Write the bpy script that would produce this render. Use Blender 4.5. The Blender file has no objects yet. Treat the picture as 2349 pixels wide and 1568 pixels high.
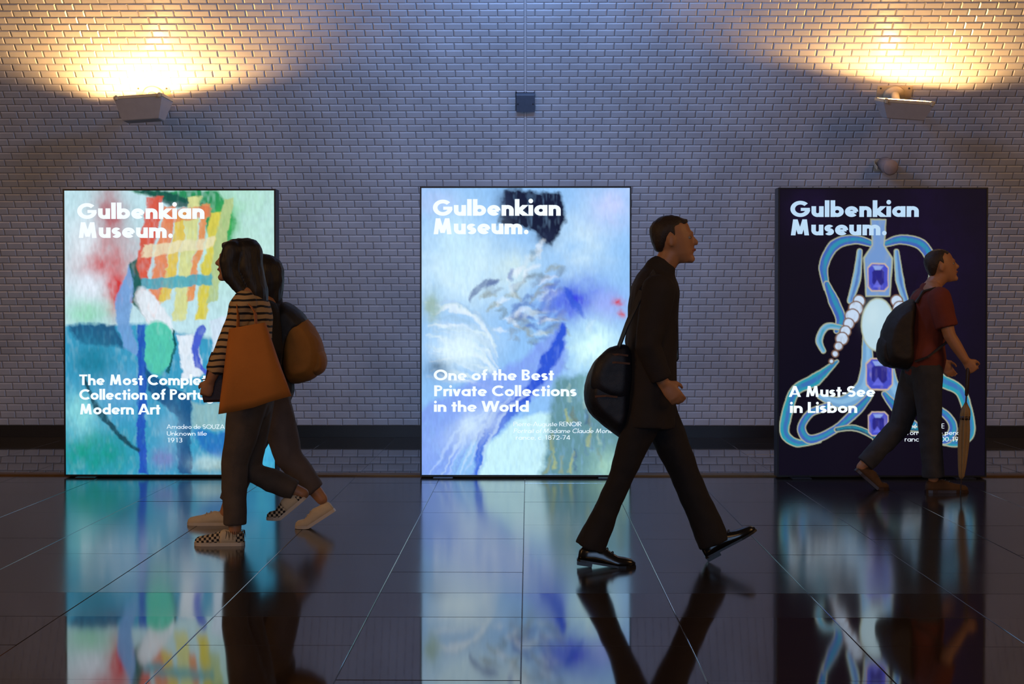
import bpy, bmesh, math, random
import numpy as np
from mathutils import Vector, Matrix, noise as mnoise

random.seed(7)
scene = bpy.context.scene
C = scene.collection
R = math.radians

# ------------------------------------------------------------------ camera
F_PX, IMG_W, IMG_H = 3700.0, 2349.0, 1568.0
CAM_Z = 1.3
PITCH, YAW = R(-1.24), R(0.58)
cam = bpy.data.objects.new('camera', bpy.data.cameras.new('camera'))
C.objects.link(cam)
cam.location = (0, 0, CAM_Z)
cam.rotation_euler = (R(90) + PITCH, 0, YAW)
cam.data.sensor_width = 36
cam.data.lens = 36 * F_PX / IMG_W
cam.data.clip_start = 0.05
scene.camera = cam
CAM_M = cam.rotation_euler.to_matrix()

# ------------------------------------------------------------------ world, large lights, exposure
w = bpy.data.worlds.new('hall_air'); scene.world = w; w.use_nodes = True
w.node_tree.nodes['Background'].inputs[0].default_value = (0.47, 0.40, 0.39, 1)
w.node_tree.nodes['Background'].inputs[1].default_value = 0.07
scene.view_settings.view_transform = 'Standard'
scene.view_settings.look = 'None'
scene.view_settings.gamma = 1
scene.view_settings.use_curve_mapping = False
scene.view_settings.exposure = 0.0


def area(name, loc, target, size, power, col, size_y=None):
    l = bpy.data.lights.new(name, 'AREA')
    l.energy = power; l.color = col
    l.shape = 'RECTANGLE'; l.size = size; l.size_y = size_y or size
    o = bpy.data.objects.new(name, l); C.objects.link(o)
    o.location = loc
    o.rotation_euler = (Vector(target) - Vector(loc)).to_track_quat('-Z', 'Y').to_euler()
    return o


# warm light of the hall's other wall lamps, out of view
area('unseen_warm_light', (-7.2, 5.0, 4.4), (-3.2, 11.5, 0.9), 3.0, 112, (1, .52, .20))
area('unseen_warm_light', (7.6, 6.0, 4.4), (4.0, 12.5, 0.9), 3.0, 112, (1, .52, .20))
area('unseen_warm_light', (-1.5, -1.0, 4.6), (0, 9, 0.8), 2.0, 60, (1, .56, .24))  # added warm fill from behind the camera, lifts the walkers' dark legs
# unseen cool source opposite the posters, gives the tile bevels their blue sheen
area('opposite_cool_source', (0.2, -5.0, 1.5), (0.2, 10.0, 1.9), 3.0, 140, (.40, .62, 1), 2.4)
area('cool_wall_fill', (0.0, 11.4, 4.25), (0.0, 15.2, 2.3), 1.4, 88, (.22, .46, 1), 0.3)  # added one-sided light out of view, washes the middle of the wall blue


def at(px, py, D):
    """world point that lies D metres down the hall along the given line of sight"""
    d = CAM_M @ Vector(((px - IMG_W / 2) / F_PX, -(py - IMG_H / 2) / F_PX, -1))
    return Vector((0, 0, CAM_Z)) + d * (D / d.y)


# ------------------------------------------------------------------ materials
def srgb(r, g, b):
    f = lambda c: (c / 255 / 12.92) if c / 255 <= .04045 else ((c / 255 + .055) / 1.055) ** 2.4
    return (f(r), f(g), f(b), 1)


class NT:
    def __init__(s, name):
        s.m = bpy.data.materials.new(name); s.m.use_nodes = True
        s.t = s.m.node_tree; s.n = s.t.nodes; s.b = s.n['Principled BSDF']

    def add(s, typ, **kw):
        n = s.n.new(typ)
        for k, v in kw.items():
            if k in n.inputs.keys(): n.inputs[k].default_value = v
            else: setattr(n, k, v)
        return n

    def link(s, a, b): s.t.links.new(a, b)


def mat(name, col, rough=.6, var=.15, scale=12, bump=.0, bscale=60, metal=0, spec=.5, stretch=(1, 1, 1), coat=0):
    q = NT(name)
    tc = q.add('ShaderNodeTexCoord'); mp = q.add('ShaderNodeMapping'); mp.inputs['Scale'].default_value = stretch
    q.link(tc.outputs['Object'], mp.inputs[0])
    nz = q.add('ShaderNodeTexNoise', Scale=scale, Detail=4.0); q.link(mp.outputs[0], nz.inputs['Vector'])
    mx = q.add('ShaderNodeMix', data_type='RGBA')
    c = list(col[:3])
    mx.inputs[6].default_value = [v * (1 - var) for v in c] + [1]
    mx.inputs[7].default_value = [min(1, v * (1 + var)) for v in c] + [1]
    q.link(nz.outputs[0], mx.inputs[0]); q.link(mx.outputs[2], q.b.inputs['Base Color'])
    q.b.inputs['Roughness'].default_value = rough; q.b.inputs['Metallic'].default_value = metal
    q.b.inputs['Specular IOR Level'].default_value = spec
    if coat: q.b.inputs['Coat Weight'].default_value = coat
    if bump:
        n2 = q.add('ShaderNodeTexNoise', Scale=bscale, Detail=3.0); q.link(mp.outputs[0], n2.inputs['Vector'])
        bp = q.add('ShaderNodeBump', Strength=bump, Distance=.004)
        q.link(n2.outputs[0], bp.inputs['Height']); q.link(bp.outputs[0], q.b.inputs['Normal'])
    return q.m


def emit(name, col, strength):
    q = NT(name)
    q.b.inputs['Base Color'].default_value = (0, 0, 0, 1)
    q.b.inputs['Emission Color'].default_value = col
    q.b.inputs['Emission Strength'].default_value = strength
    return q.m


def glaze_mat():
    q = NT('white_glazed_tile')
    tc = q.add('ShaderNodeTexCoord'); ge = q.add('ShaderNodeNewGeometry')
    oi = q.add('ShaderNodeTexNoise', Scale=2.2, Detail=5.0); q.link(ge.outputs['Position'], oi.inputs['Vector'])
    rp = q.add('ShaderNodeValToRGB'); q.link(oi.outputs[0], rp.inputs[0])
    rp.color_ramp.elements[0].position = .3; rp.color_ramp.elements[0].color = (.47, .465, .475, 1)
    rp.color_ramp.elements[1].position = .7; rp.color_ramp.elements[1].color = (.60, .595, .605, 1)
    q.link(rp.outputs[0], q.b.inputs['Base Color'])
    q.b.inputs['Roughness'].default_value = .27
    n2 = q.add('ShaderNodeTexNoise', Scale=26.0, Detail=2.0); q.link(ge.outputs['Position'], n2.inputs['Vector'])
    bp = q.add('ShaderNodeBump', Strength=.25, Distance=.004)
    q.link(n2.outputs[0], bp.inputs['Height']); q.link(bp.outputs[0], q.b.inputs['Normal'])
    return q.m


def stone_mat(name, col, rough, rvar, bump):
    q = NT(name)
    ge = q.add('ShaderNodeNewGeometry')
    mp = q.add('ShaderNodeMapping'); mp.inputs['Scale'].default_value = (3, 60, 1); q.link(ge.outputs['Position'], mp.inputs[0])
    nz = q.add('ShaderNodeTexNoise', Scale=1.6, Detail=6.0, Roughness=.65); q.link(mp.outputs[0], nz.inputs['Vector'])
    big = q.add('ShaderNodeTexNoise', Scale=1.4, Detail=4.0); q.link(ge.outputs['Position'], big.inputs['Vector'])
    rp = q.add('ShaderNodeValToRGB'); q.link(nz.outputs[0], rp.inputs[0])
    rp.color_ramp.elements[0].position = .3; rp.color_ramp.elements[0].color = [c * .7 for c in col] + [1]
    rp.color_ramp.elements[1].position = .75; rp.color_ramp.elements[1].color = [c * 1.35 for c in col] + [1]
    q.link(rp.outputs[0], q.b.inputs['Base Color'])
    mr = q.add('ShaderNodeMapRange'); mr.inputs['From Min'].default_value = .3; mr.inputs['From Max'].default_value = .7
    mr.inputs['To Min'].default_value = rough - rvar; mr.inputs['To Max'].default_value = rough + rvar
    q.link(big.outputs[0], mr.inputs[0]); q.link(mr.outputs[0], q.b.inputs['Roughness'])
    bp = q.add('ShaderNodeBump', Strength=bump, Distance=.002)
    q.link(nz.outputs[0], bp.inputs['Height']); q.link(bp.outputs[0], q.b.inputs['Normal'])
    q.b.inputs['IOR'].default_value = 2.05
    return q.m


M = {}
M['tile'] = glaze_mat()
M['filler'] = mat('pale_filler', (.72, .70, .70), .5, .08, 20)
M['mortar'] = mat('grey_mortar', (.12, .115, .115), .9, .2, 20)
M['black_base'] = mat('black_stone_base', (.006, .006, .008), .35, .3, 6)
M['honed'] = stone_mat('honed_dark_stone', (.020, .016, .014), .145, .012, .008)
M['semi'] = stone_mat('worn_dark_stone', (.032, .022, .017), .085, .008, .006)
M['polished'] = stone_mat('polished_dark_stone', (.036, .023, .015), .05, .008, .005)
M['mirror'] = stone_mat('mirror_dark_stone', (.020, .018, .018), .03, .006, .002)
M['grout'] = mat('pale_grout', (.16, .13, .11), .5, .3, 20)
M['brass'] = mat('dull_brass', (.16, .085, .025), .4, .3, 9, metal=.6)
M['frame'] = mat('black_anodised_frame', (.006, .006, .007), .4, .2, 30)
M['plate'] = mat('dark_steel_plate', (.04, .042, .05), .35, .2, 30, metal=.6)
M['lamp_grey'] = mat('grey_painted_metal', (.36, .33, .31), .55, .12, 14, bump=.1)
M['lamp_cream'] = mat('cream_painted_metal', (.50, .42, .28), .5, .25, 18, bump=.1)
M['box_grey'] = mat('slate_grey_plastic', (.10, .12, .155), .45, .15, 25)
M['screw'] = mat('dark_screw', (.02, .018, .016), .5)
M['drum'] = mat('beige_enamel', (.30, .23, .20), .6, .12, 30)
M['glass'] = emit('lamp_glass_glow', (1, .70, .34, 1), 9)
M['skin'] = mat('skin', (.42, .19, .085), .5, .12, 25, bump=.1)
M['lips'] = mat('lips', (.35, .10, .07), .45, .1)
M['eye'] = mat('eye_white', (.30, .26, .22), .2, .02)
M['iris'] = mat('dark_iris', (.02, .012, .008), .15, .02)
M['hair'] = mat('dark_brown_hair', (.012, .008, .006), .55, .5, 40, bump=.6, bscale=120, stretch=(1, 1, .15))
M['hair_brown'] = mat('short_brown_hair', (.030, .017, .009), .6, .5, 40, bump=.6, bscale=150)
M['jeans_brown'] = mat('faded_brown_jeans', (.085, .062, .046), .85, .35, 16, bump=.4, bscale=200)
M['trouser_grey'] = mat('grey_cotton_trousers', (.085, .068, .068), .85, .25, 14, bump=.3, bscale=180)
M['suit'] = mat('black_wool_suit', (.012, .009, .009), .85, .3, 14, bump=.3, bscale=200)
M['coat'] = mat('dark_brown_coat', (.018, .012, .010), .85, .3, 12, bump=.3, bscale=160)
M['charcoal'] = mat('charcoal_jacket', (.014, .012, .012), .8, .3, 14, bump=.3, bscale=160)
M['rust'] = mat('rust_red_cotton', (.16, .026, .012), .85, .2, 14, bump=.3, bscale=140)
M['denim'] = mat('dark_denim', (.035, .036, .042), .85, .35, 16, bump=.4, bscale=220)
M['tote'] = mat('orange_canvas', (.52, .17, .022), .85, .16, 7, bump=.35, bscale=300)
M['mustard'] = mat('mustard_canvas', (.30, .125, .018), .8, .2, 8, bump=.3, bscale=250)
M['pack_black'] = mat('black_nylon', (.012, .010, .009), .6, .3, 10, bump=.3, bscale=200)
M['pack_brown'] = mat('dark_brown_nylon', (.018, .012, .008), .65, .3, 10, bump=.3, bscale=200)
M['navy'] = mat('navy_black_nylon', (.008, .009, .016), .55, .3, 9, bump=.3, bscale=200)
M['trim_brown'] = mat('brown_webbing', (.10, .04, .02), .7, .2, 30)
M['pouch'] = mat('dark_brown_leather', (.045, .016, .012), .5, .25, 20, bump=.2)
M['canvas_white'] = mat('cream_canvas', (.62, .50, .33), .8, .1, 30, bump=.2, bscale=260)
M['rubber_white'] = mat('cream_rubber', (.58, .50, .40), .55, .1, 20)
M['black_leather'] = mat('black_polished_leather', (.010, .008, .007), .22, .3, 20)
M['brown_suede'] = mat('brown_suede', (.075, .036, .014), .85, .35, 30, bump=.4)
M['lace'] = mat('lace_cord', (.45, .40, .34), .7)
M['lace_black'] = mat('black_lace', (.02, .018, .018), .5)
M['umbrella'] = mat('tan_umbrella_cloth', (.30, .19, .075), .6, .2, 20, bump=.2)
M['dark_wood'] = mat('dark_wood', (.035, .015, .008), .4, .3, 20)


def checker_mat():
    q = NT('checkerboard_canvas')
    tc = q.add('ShaderNodeTexCoord'); mp = q.add('ShaderNodeMapping')
    mp.inputs['Rotation'].default_value = (0, R(6), 0); mp.inputs['Location'].default_value = (.003, .5, .004)
    q.link(tc.outputs['Object'], mp.inputs[0])
    sx = q.add('ShaderNodeSeparateXYZ'); q.link(mp.outputs[0], sx.inputs[0])
    cb = q.add('ShaderNodeCombineXYZ'); q.link(sx.outputs[0], cb.inputs[0]); q.link(sx.outputs[2], cb.inputs[2]); cb.inputs[1].default_value = .5
    ck = q.add('ShaderNodeTexChecker', Scale=72.0); q.link(cb.outputs[0], ck.inputs['Vector'])
    ck.inputs[1].default_value = (.60, .48, .32, 1); ck.inputs[2].default_value = (.012, .010, .010, 1)
    q.link(ck.outputs[0], q.b.inputs['Base Color']); q.b.inputs['Roughness'].default_value = .75
    return q.m


def stripe_mat():
    q = NT('striped_jersey')
    tc = q.add('ShaderNodeTexCoord'); sx = q.add('ShaderNodeSeparateXYZ'); q.link(tc.outputs['Object'], sx.inputs[0])
    nz = q.add('ShaderNodeTexNoise', Scale=7.0); q.link(tc.outputs['Object'], nz.inputs['Vector'])
    a = q.add('ShaderNodeMath', operation='MULTIPLY_ADD'); a.inputs[1].default_value = .03; q.link(nz.outputs[0], a.inputs[0]); q.link(sx.outputs[2], a.inputs[2])
    m = q.add('ShaderNodeMath', operation='MULTIPLY'); m.inputs[1].default_value = 28.0; q.link(a.outputs[0], m.inputs[0])
    fr = q.add('ShaderNodeMath', operation='FRACT'); q.link(m.outputs[0], fr.inputs[0])
    gt = q.add('ShaderNodeMath', operation='GREATER_THAN'); gt.inputs[1].default_value = .66; q.link(fr.outputs[0], gt.inputs[0])
    mx = q.add('ShaderNodeMix', data_type='RGBA'); mx.inputs[6].default_value = (.50, .31, .13, 1); mx.inputs[7].default_value = (.015, .012, .012, 1)
    q.link(gt.outputs[0], mx.inputs[0]); q.link(mx.outputs[2], q.b.inputs['Base Color']); q.b.inputs['Roughness'].default_value = .85
    return q.m


M['checker'] = checker_mat()
M['stripe'] = stripe_mat()


# ------------------------------------------------------------------ mesh helpers
def link(o, parent=None):
    C.objects.link(o)
    if parent is not None: o.parent = parent
    return o


def tag(o, label=None, cat=None, group=None, kind=None):
    if label: o['label'] = label
    if cat: o['category'] = cat
    if group: o['group'] = group
    if kind: o['kind'] = kind
    return o


def empty(name, loc, label=None, cat=None, group=None):
    o = bpy.data.objects.new(name, None); link(o); o.location = loc; o.empty_display_size = .1
    return tag(o, label, cat, group)


class MB:
    def __init__(s): s.v = []; s.f = []

    def grid(s, rings, cap0=True, cap1=True, closed=True):
        b = len(s.v); n = len(rings[0])
        for r in rings: s.v.extend([tuple(p) for p in r])
        for i in range(len(rings) - 1):
            for j in range(n if closed else n - 1):
                k = (j + 1) % n
                s.f.append((b + i * n + j, b + i * n + k, b + (i + 1) * n + k, b + (i + 1) * n + j))
        if cap0: s.f.append(tuple(b + j for j in range(n))[::-1])
        if cap1: s.f.append(tuple(b + (len(rings) - 1) * n + j for j in range(n)))
        return s

    def box(s, x0, x1, y0, y1, z0, z1, bev=0):
        if bev:
            b = min(bev, (x1 - x0) / 2.01, (z1 - z0) / 2.01, (y1 - y0) / 2.01)
            ring = lambda y, e: [(x0 + e + d, y, z0 + e) for d in (b - e,)] + [(x1 - b, y, z0 + e), (x1 - e, y, z0 + b), (x1 - e, y, z1 - b), (x1 - b, y, z1 - e), (x0 + b, y, z1 - e), (x0 + e, y, z1 - b), (x0 + e, y, z0 + b)]
            return s.grid([ring(y0, b * .6), ring(y0 + b * .6, 0), ring(y1 - b * .6, 0), ring(y1, b * .6)])
        r = lambda z: [(x0, y0, z), (x1, y0, z), (x1, y1, z), (x0, y1, z)]
        return s.grid([r(z0), r(z1)])

    def limb(s, pts, rad, side=(0, 1, 0), n=14, round_ends=True, flat_end=False):
        pts = [Vector(p) for p in pts]; S = Vector(side).normalized()
        rad = [(r, r) if not isinstance(r, (tuple, list)) else r for r in rad]
        rings = []
        N = len(pts)
        tang = []
        for i in range(N):
            a = pts[max(0, i - 1)]; b = pts[min(N - 1, i + 1)]
            tang.append((b - a).normalized())

        def ring(c, t, ra, rb):
            sv = (S - t * S.dot(t))
            if sv.length < 1e-4: sv = t.orthogonal()
            sv.normalize(); u = t.cross(sv)
            return [c + u * (ra * math.cos(2 * math.pi * k / n)) + sv * (rb * math.sin(2 * math.pi * k / n)) for k in range(n)]
        if round_ends:
            t = tang[0]; ra, rb = rad[0]; m = min(ra, rb)
            for a in (80, 50, 25): rings.append(ring(pts[0] - t * m * math.sin(R(a)), t, ra * math.cos(R(a)), rb * math.cos(R(a))))
        for i in range(N): rings.append(ring(pts[i], tang[i], *rad[i]))
        if round_ends and not flat_end:
            t = tang[-1]; ra, rb = rad[-1]; m = min(ra, rb)
            for a in (25, 50, 80): rings.append(ring(pts[-1] + t * m * math.sin(R(a)), t, ra * math.cos(R(a)), rb * math.cos(R(a))))
        return s.grid(rings)

    def ball(s, c, rx, ry, rz, n=14, m=9, M3=None):
        rings = []
        c = Vector(c)
        for i in range(m):
            a = math.pi * (i + .35) / (m - .3)
            rings.append([c + ((M3 @ Vector((rx * math.sin(a) * math.cos(2 * math.pi * k / n), ry * math.sin(a) * math.sin(2 * math.pi * k / n), -rz * math.cos(a)))) if M3 else
                               Vector((rx * math.sin(a) * math.cos(2 * math.pi * k / n), ry * math.sin(a) * math.sin(2 * math.pi * k / n), -rz * math.cos(a)))) for k in range(n)])
        return s.grid(rings)

    def strip(s, pts, width, thick, side):
        """a flat strap along pts; side = direction of its width"""
        rings = []
        pts = [Vector(p) for p in pts]
        for i, p in enumerate(pts):
            t = (pts[min(i + 1, len(pts) - 1)] - pts[max(i - 1, 0)]).normalized()
            sd = Vector(side) - t * Vector(side).dot(t); sd.normalize(); u = t.cross(sd)
            rings.append([p + sd * width / 2 + u * thick / 2, p - sd * width / 2 + u * thick / 2, p - sd * width / 2 - u * thick / 2, p + sd * width / 2 - u * thick / 2])
        return s.grid(rings)

    def mesh(s, name, smooth=False):
        me = bpy.data.meshes.new(name); me.from_pydata(s.v, [], s.f)
        bm = bmesh.new(); bm.from_mesh(me); bmesh.ops.recalc_face_normals(bm, faces=bm.faces[:]); bm.to_mesh(me); bm.free()
        if smooth:
            me.polygons.foreach_set('use_smooth', [True] * len(me.polygons))
        me.update()
        return me

    def build(s, name, m, parent=None, smooth=False, loc=None, rot=None):
        me = s.mesh(name, smooth); me.materials.append(m)
        o = link(bpy.data.objects.new(name, me), parent)
        if loc is not None: o.location = loc
        if rot is not None: o.rotation_euler = rot
        return o

    def skin(s, name, m, parent=None, voxel=.008, smooth=4, wrinkle=0, wscale=14, stretch=(1, 1, 1), loc=None, sub=0):
        """fuse all shells into one continuous surface"""
        me = s.mesh(name); tmp = bpy.data.objects.new('tmp', me); C.objects.link(tmp)
        r = tmp.modifiers.new('r', 'REMESH'); r.mode = 'VOXEL'; r.voxel_size = voxel; r.use_smooth_shade = True
        if smooth:
            k = tmp.modifiers.new('s', 'SMOOTH'); k.iterations = smooth; k.factor = .5
        dg = bpy.context.evaluated_depsgraph_get()
        out = bpy.data.meshes.new_from_object(tmp.evaluated_get(dg), depsgraph=dg)
        bpy.data.objects.remove(tmp); bpy.data.meshes.remove(me)
        if wrinkle:
            for v, nr in zip(out.vertices, [Vector(x.vector) for x in out.vertex_normals]):
                c = v.co
                k = mnoise.noise(Vector((c.x * wscale * stretch[0], c.y * wscale * stretch[1], c.z * wscale * stretch[2])))
                k += .5 * mnoise.noise(Vector((c.x * 2.3 * wscale * stretch[0], c.y * 2.3 * wscale, c.z * 2.3 * wscale * stretch[2] + 9)))
                v.co = c + nr * (wrinkle * k)
        out.name = name; out.materials.clear(); out.materials.append(m)
        out.polygons.foreach_set('use_smooth', [True] * len(out.polygons))
        out.update()
        o = link(bpy.data.objects.new(name, out), parent)
        if loc is not None: o.location = loc
        return o


# ------------------------------------------------------------------ the vault wall
BW, RH = .152, .0751
D0, PHI0, KAP, Z_BASE = 16.079, .2423, .15109, .117
X_JOINT = -.027


def wall_at(s_):
    """(depth, height, lean) of the leaning wall at arc length s_ above its base"""
    ph = PHI0 + KAP * s_
    return D0 + (math.cos(ph) - math.cos(PHI0)) / KAP, Z_BASE + (math.sin(ph) - math.sin(PHI0)) / KAP, ph


def wall_s_for(py):
    best = None
    for i in range(1, 900):
        s_ = i * .01
        d, z, ph = wall_at(s_)
        v = CAM_M.transposed() @ Vector((0, d, z - CAM_Z)); y = IMG_H / 2 - F_PX * v.y / -v.z
        if best is None or abs(y - py) < best[0]: best = (abs(y - py), s_)
    return best[1]


ROWS = 82
WX = 6.4
mb = MB()
rings = []
for i in range(0, ROWS + 1, 2):
    d, z, ph = wall_at(i * RH)
    rings.append([(-WX, d, z), (WX, d, z)])
back = [[(p[0], p[1] + .15 * math.cos(wall_at(i * 2 * RH)[2]), p[2] + .15 * math.sin(wall_at(i * 2 * RH)[2])) for p in r] for i, r in enumerate(rings)]
mb.grid([[rings[i][0], rings[i][1], back[i][1], back[i][0]] for i in range(len(rings))])
wall = mb.build('wall_back', M['mortar']); tag(wall, kind='structure')


def brick_mesh(name, wd):
    b, e, dp = .0090, .0021, .0080
    x0, x1, z0, z1 = -wd / 2 + e, wd / 2 - e, -RH / 2 + e, RH / 2 - e
    m = MB()
    v = [(x0, .001, z0), (x1, .001, z0), (x1, .001, z1), (x0, .001, z1),
         (x0, -.002, z0), (x1, -.002, z0), (x1, -.002, z1), (x0, -.002, z1),
         (x0 + b, -dp, z0 + b), (x1 - b, -dp, z0 + b), (x1 - b, -dp, z1 - b), (x0 + b, -dp, z1 - b)]
    f = [(8, 9, 10, 11)] + [(4 + i, 4 + (i + 1) % 4, 8 + (i + 1) % 4, 8 + i) for i in range(4)] + [(i, (i + 1) % 4, 4 + (i + 1) % 4, 4 + i) for i in range(4)]
    m.v, m.f = v, f
    me = m.mesh(name); me.materials.append(M['tile'])
    return me


me_full, me_half = brick_mesh('brick', BW), brick_mesh('brick_half', BW / 2)
fv = {id(me): (np.array([v.co[:] for v in me.vertices]), [tuple(p.vertices) for p in me.polygons]) for me in (me_full, me_half)}
SV, SF = [], []
rng = np.random.default_rng(3)
nb = 0
for i in range(ROWS):
    d, z, ph = wall_at((i + .5) * RH)
    Rm = np.array(Matrix.Rotation(ph, 3, 'X'))
    for sgn in (-1, 1):
        x = .0065; first = (i % 2 == 1)
        while x < WX - .2:
            me = me_half if first else me_full
            wd = BW / 2 if first else BW
            first = False
            cx = X_JOINT + sgn * (x + wd / 2); x += wd
            px = IMG_W / 2 + 37.5 + cx / d * F_PX
            tx, tz = rng.normal(0, .0045), rng.normal(0, .006)
            off = rng.normal(0, .0005)
            if 56 <= i <= 60 and -5 < px < IMG_W + 5 and nb < 300:
                o = bpy.data.objects.new('brick', me); link(o, wall)
                o.location = (cx, d + off * math.cos(ph), z + off * math.sin(ph)); o.rotation_euler = (ph + tz, 0, tx); nb += 1
            else:
                P, Fc = fv[id(me)]
                Q = P.copy(); Q[:, 1] += off + P[:, 0] * tx + P[:, 2] * tz
                Q = Q @ Rm.T + np.array([cx, d, z])
                b0 = len(SV); SV.extend(map(tuple, Q)); SF.extend(tuple(b0 + k for k in fc) for fc in Fc)
me = bpy.data.meshes.new('brick_field'); me.from_pydata(SV, [], SF); me.materials.append(M['tile']); me.update()
bf = link(bpy.data.objects.new('brick_field', me), wall); tag(bf, kind='stuff')
# pale filler in the straight vertical joint
mb = MB(); rings = []
for i in range(0, ROWS + 1, 2):
    d, z, ph = wall_at(i * RH); nd, nz_ = -math.cos(ph), -math.sin(ph)
    a = .0075
    rings.append([(X_JOINT - .007, d, z), (X_JOINT - .006, d + nd * a, z + nz_ * a), (X_JOINT + .006, d + nd * a, z + nz_ * a), (X_JOINT + .007, d, z)])
mb.grid(rings); mb.build('joint_filler', M['filler'], wall)

bb = MB(); bb.box(-WX, X_JOINT - .003, D0 - .012, D0 + .12, 0, Z_BASE - .001); bb.box(X_JOINT + .003, WX, D0 - .012, D0 + .12, 0, Z_BASE - .001)
tag(bb.build('baseboard_back', M['black_base']), kind='structure')

# ------------------------------------------------------------------ floor
mb = MB(); mb.box(-7, 7, -3, D0 + .3, -.06, -.0035)
floor = mb.build('floor', M['grout']); tag(floor, kind='structure')
TW, TD = .648, .5725
X0 = -.026
tile_cache = {}


def floor_tile(x0, x1, d0, d1, m):
    key = (round(x1 - x0, 4), round(d1 - d0, 4), m.name)
    if key not in tile_cache:
        w2, h2, g, e = (x1 - x0) / 2, (d1 - d0) / 2, .0013, .0018
        q = MB()
        r = lambda k, z: [(-w2 + k, -h2 + k, z), (w2 - k, -h2 + k, z), (w2 - k, h2 - k, z), (-w2 + k, h2 - k, z)]
        q.grid([r(g, -.03), r(g, -e), r(g + e, 0)], cap0=False)
        me = q.mesh('floor_tile'); me.materials.append(m); tile_cache[key] = me
    o = link(bpy.data.objects.new('floor_tile', tile_cache[key]), floor)
    o.location = ((x0 + x1) / 2, (d0 + d1) / 2, random.uniform(-.0004, .0004))
    o.rotation_euler = (random.gauss(0, .0006), random.gauss(0, .0006), 0)


D_A, D_B, D_K0, D_K1 = 6.74, 7.31, 12.36, 12.52


def column(lo, hi, phase, d0, d1, m, x0, x1):
    cuts = [d0]
    d = phase
    while d < d1 - .02:
        if d > d0 + .02: cuts.append(d)
        d += 2 * TD
    cuts.append(d1)
    for a, b in zip(cuts[:-1], cuts[1:]): floor_tile(x0, x1, a, b, m)


for c in range(-9, 9):
    x0, x1 = X0 + c * TW, X0 + (c + 1) * TW
    odd = c % 2
    reach = lambda d: min(abs(x0), abs(x1)) < d * .34 + .5
    if reach(D_A): column(0, 0, D_A - TD * (4 if odd else 5), 4.45, D_A, M['polished'], x0, x1)
    if reach(D_B): floor_tile(x0, x1, D_A, D_B, M['semi'])
    column(0, 0, D_B + (TD if odd else 2 * TD) - 2 * TD, D_B, D_K0, M['honed'], x0, x1)
    column(0, 0, D_K1 + (TD if odd else 2 * TD) - 2 * TD, D_K1, D0 - .015, M['mirror'], x0, x1)
mb = MB(); mb.box(-WX, WX, D_K0 + .002, D_K1 - .002, -.02, .012, .004)
tag(mb.build('trim_1', M['brass']), kind='structure')

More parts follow.
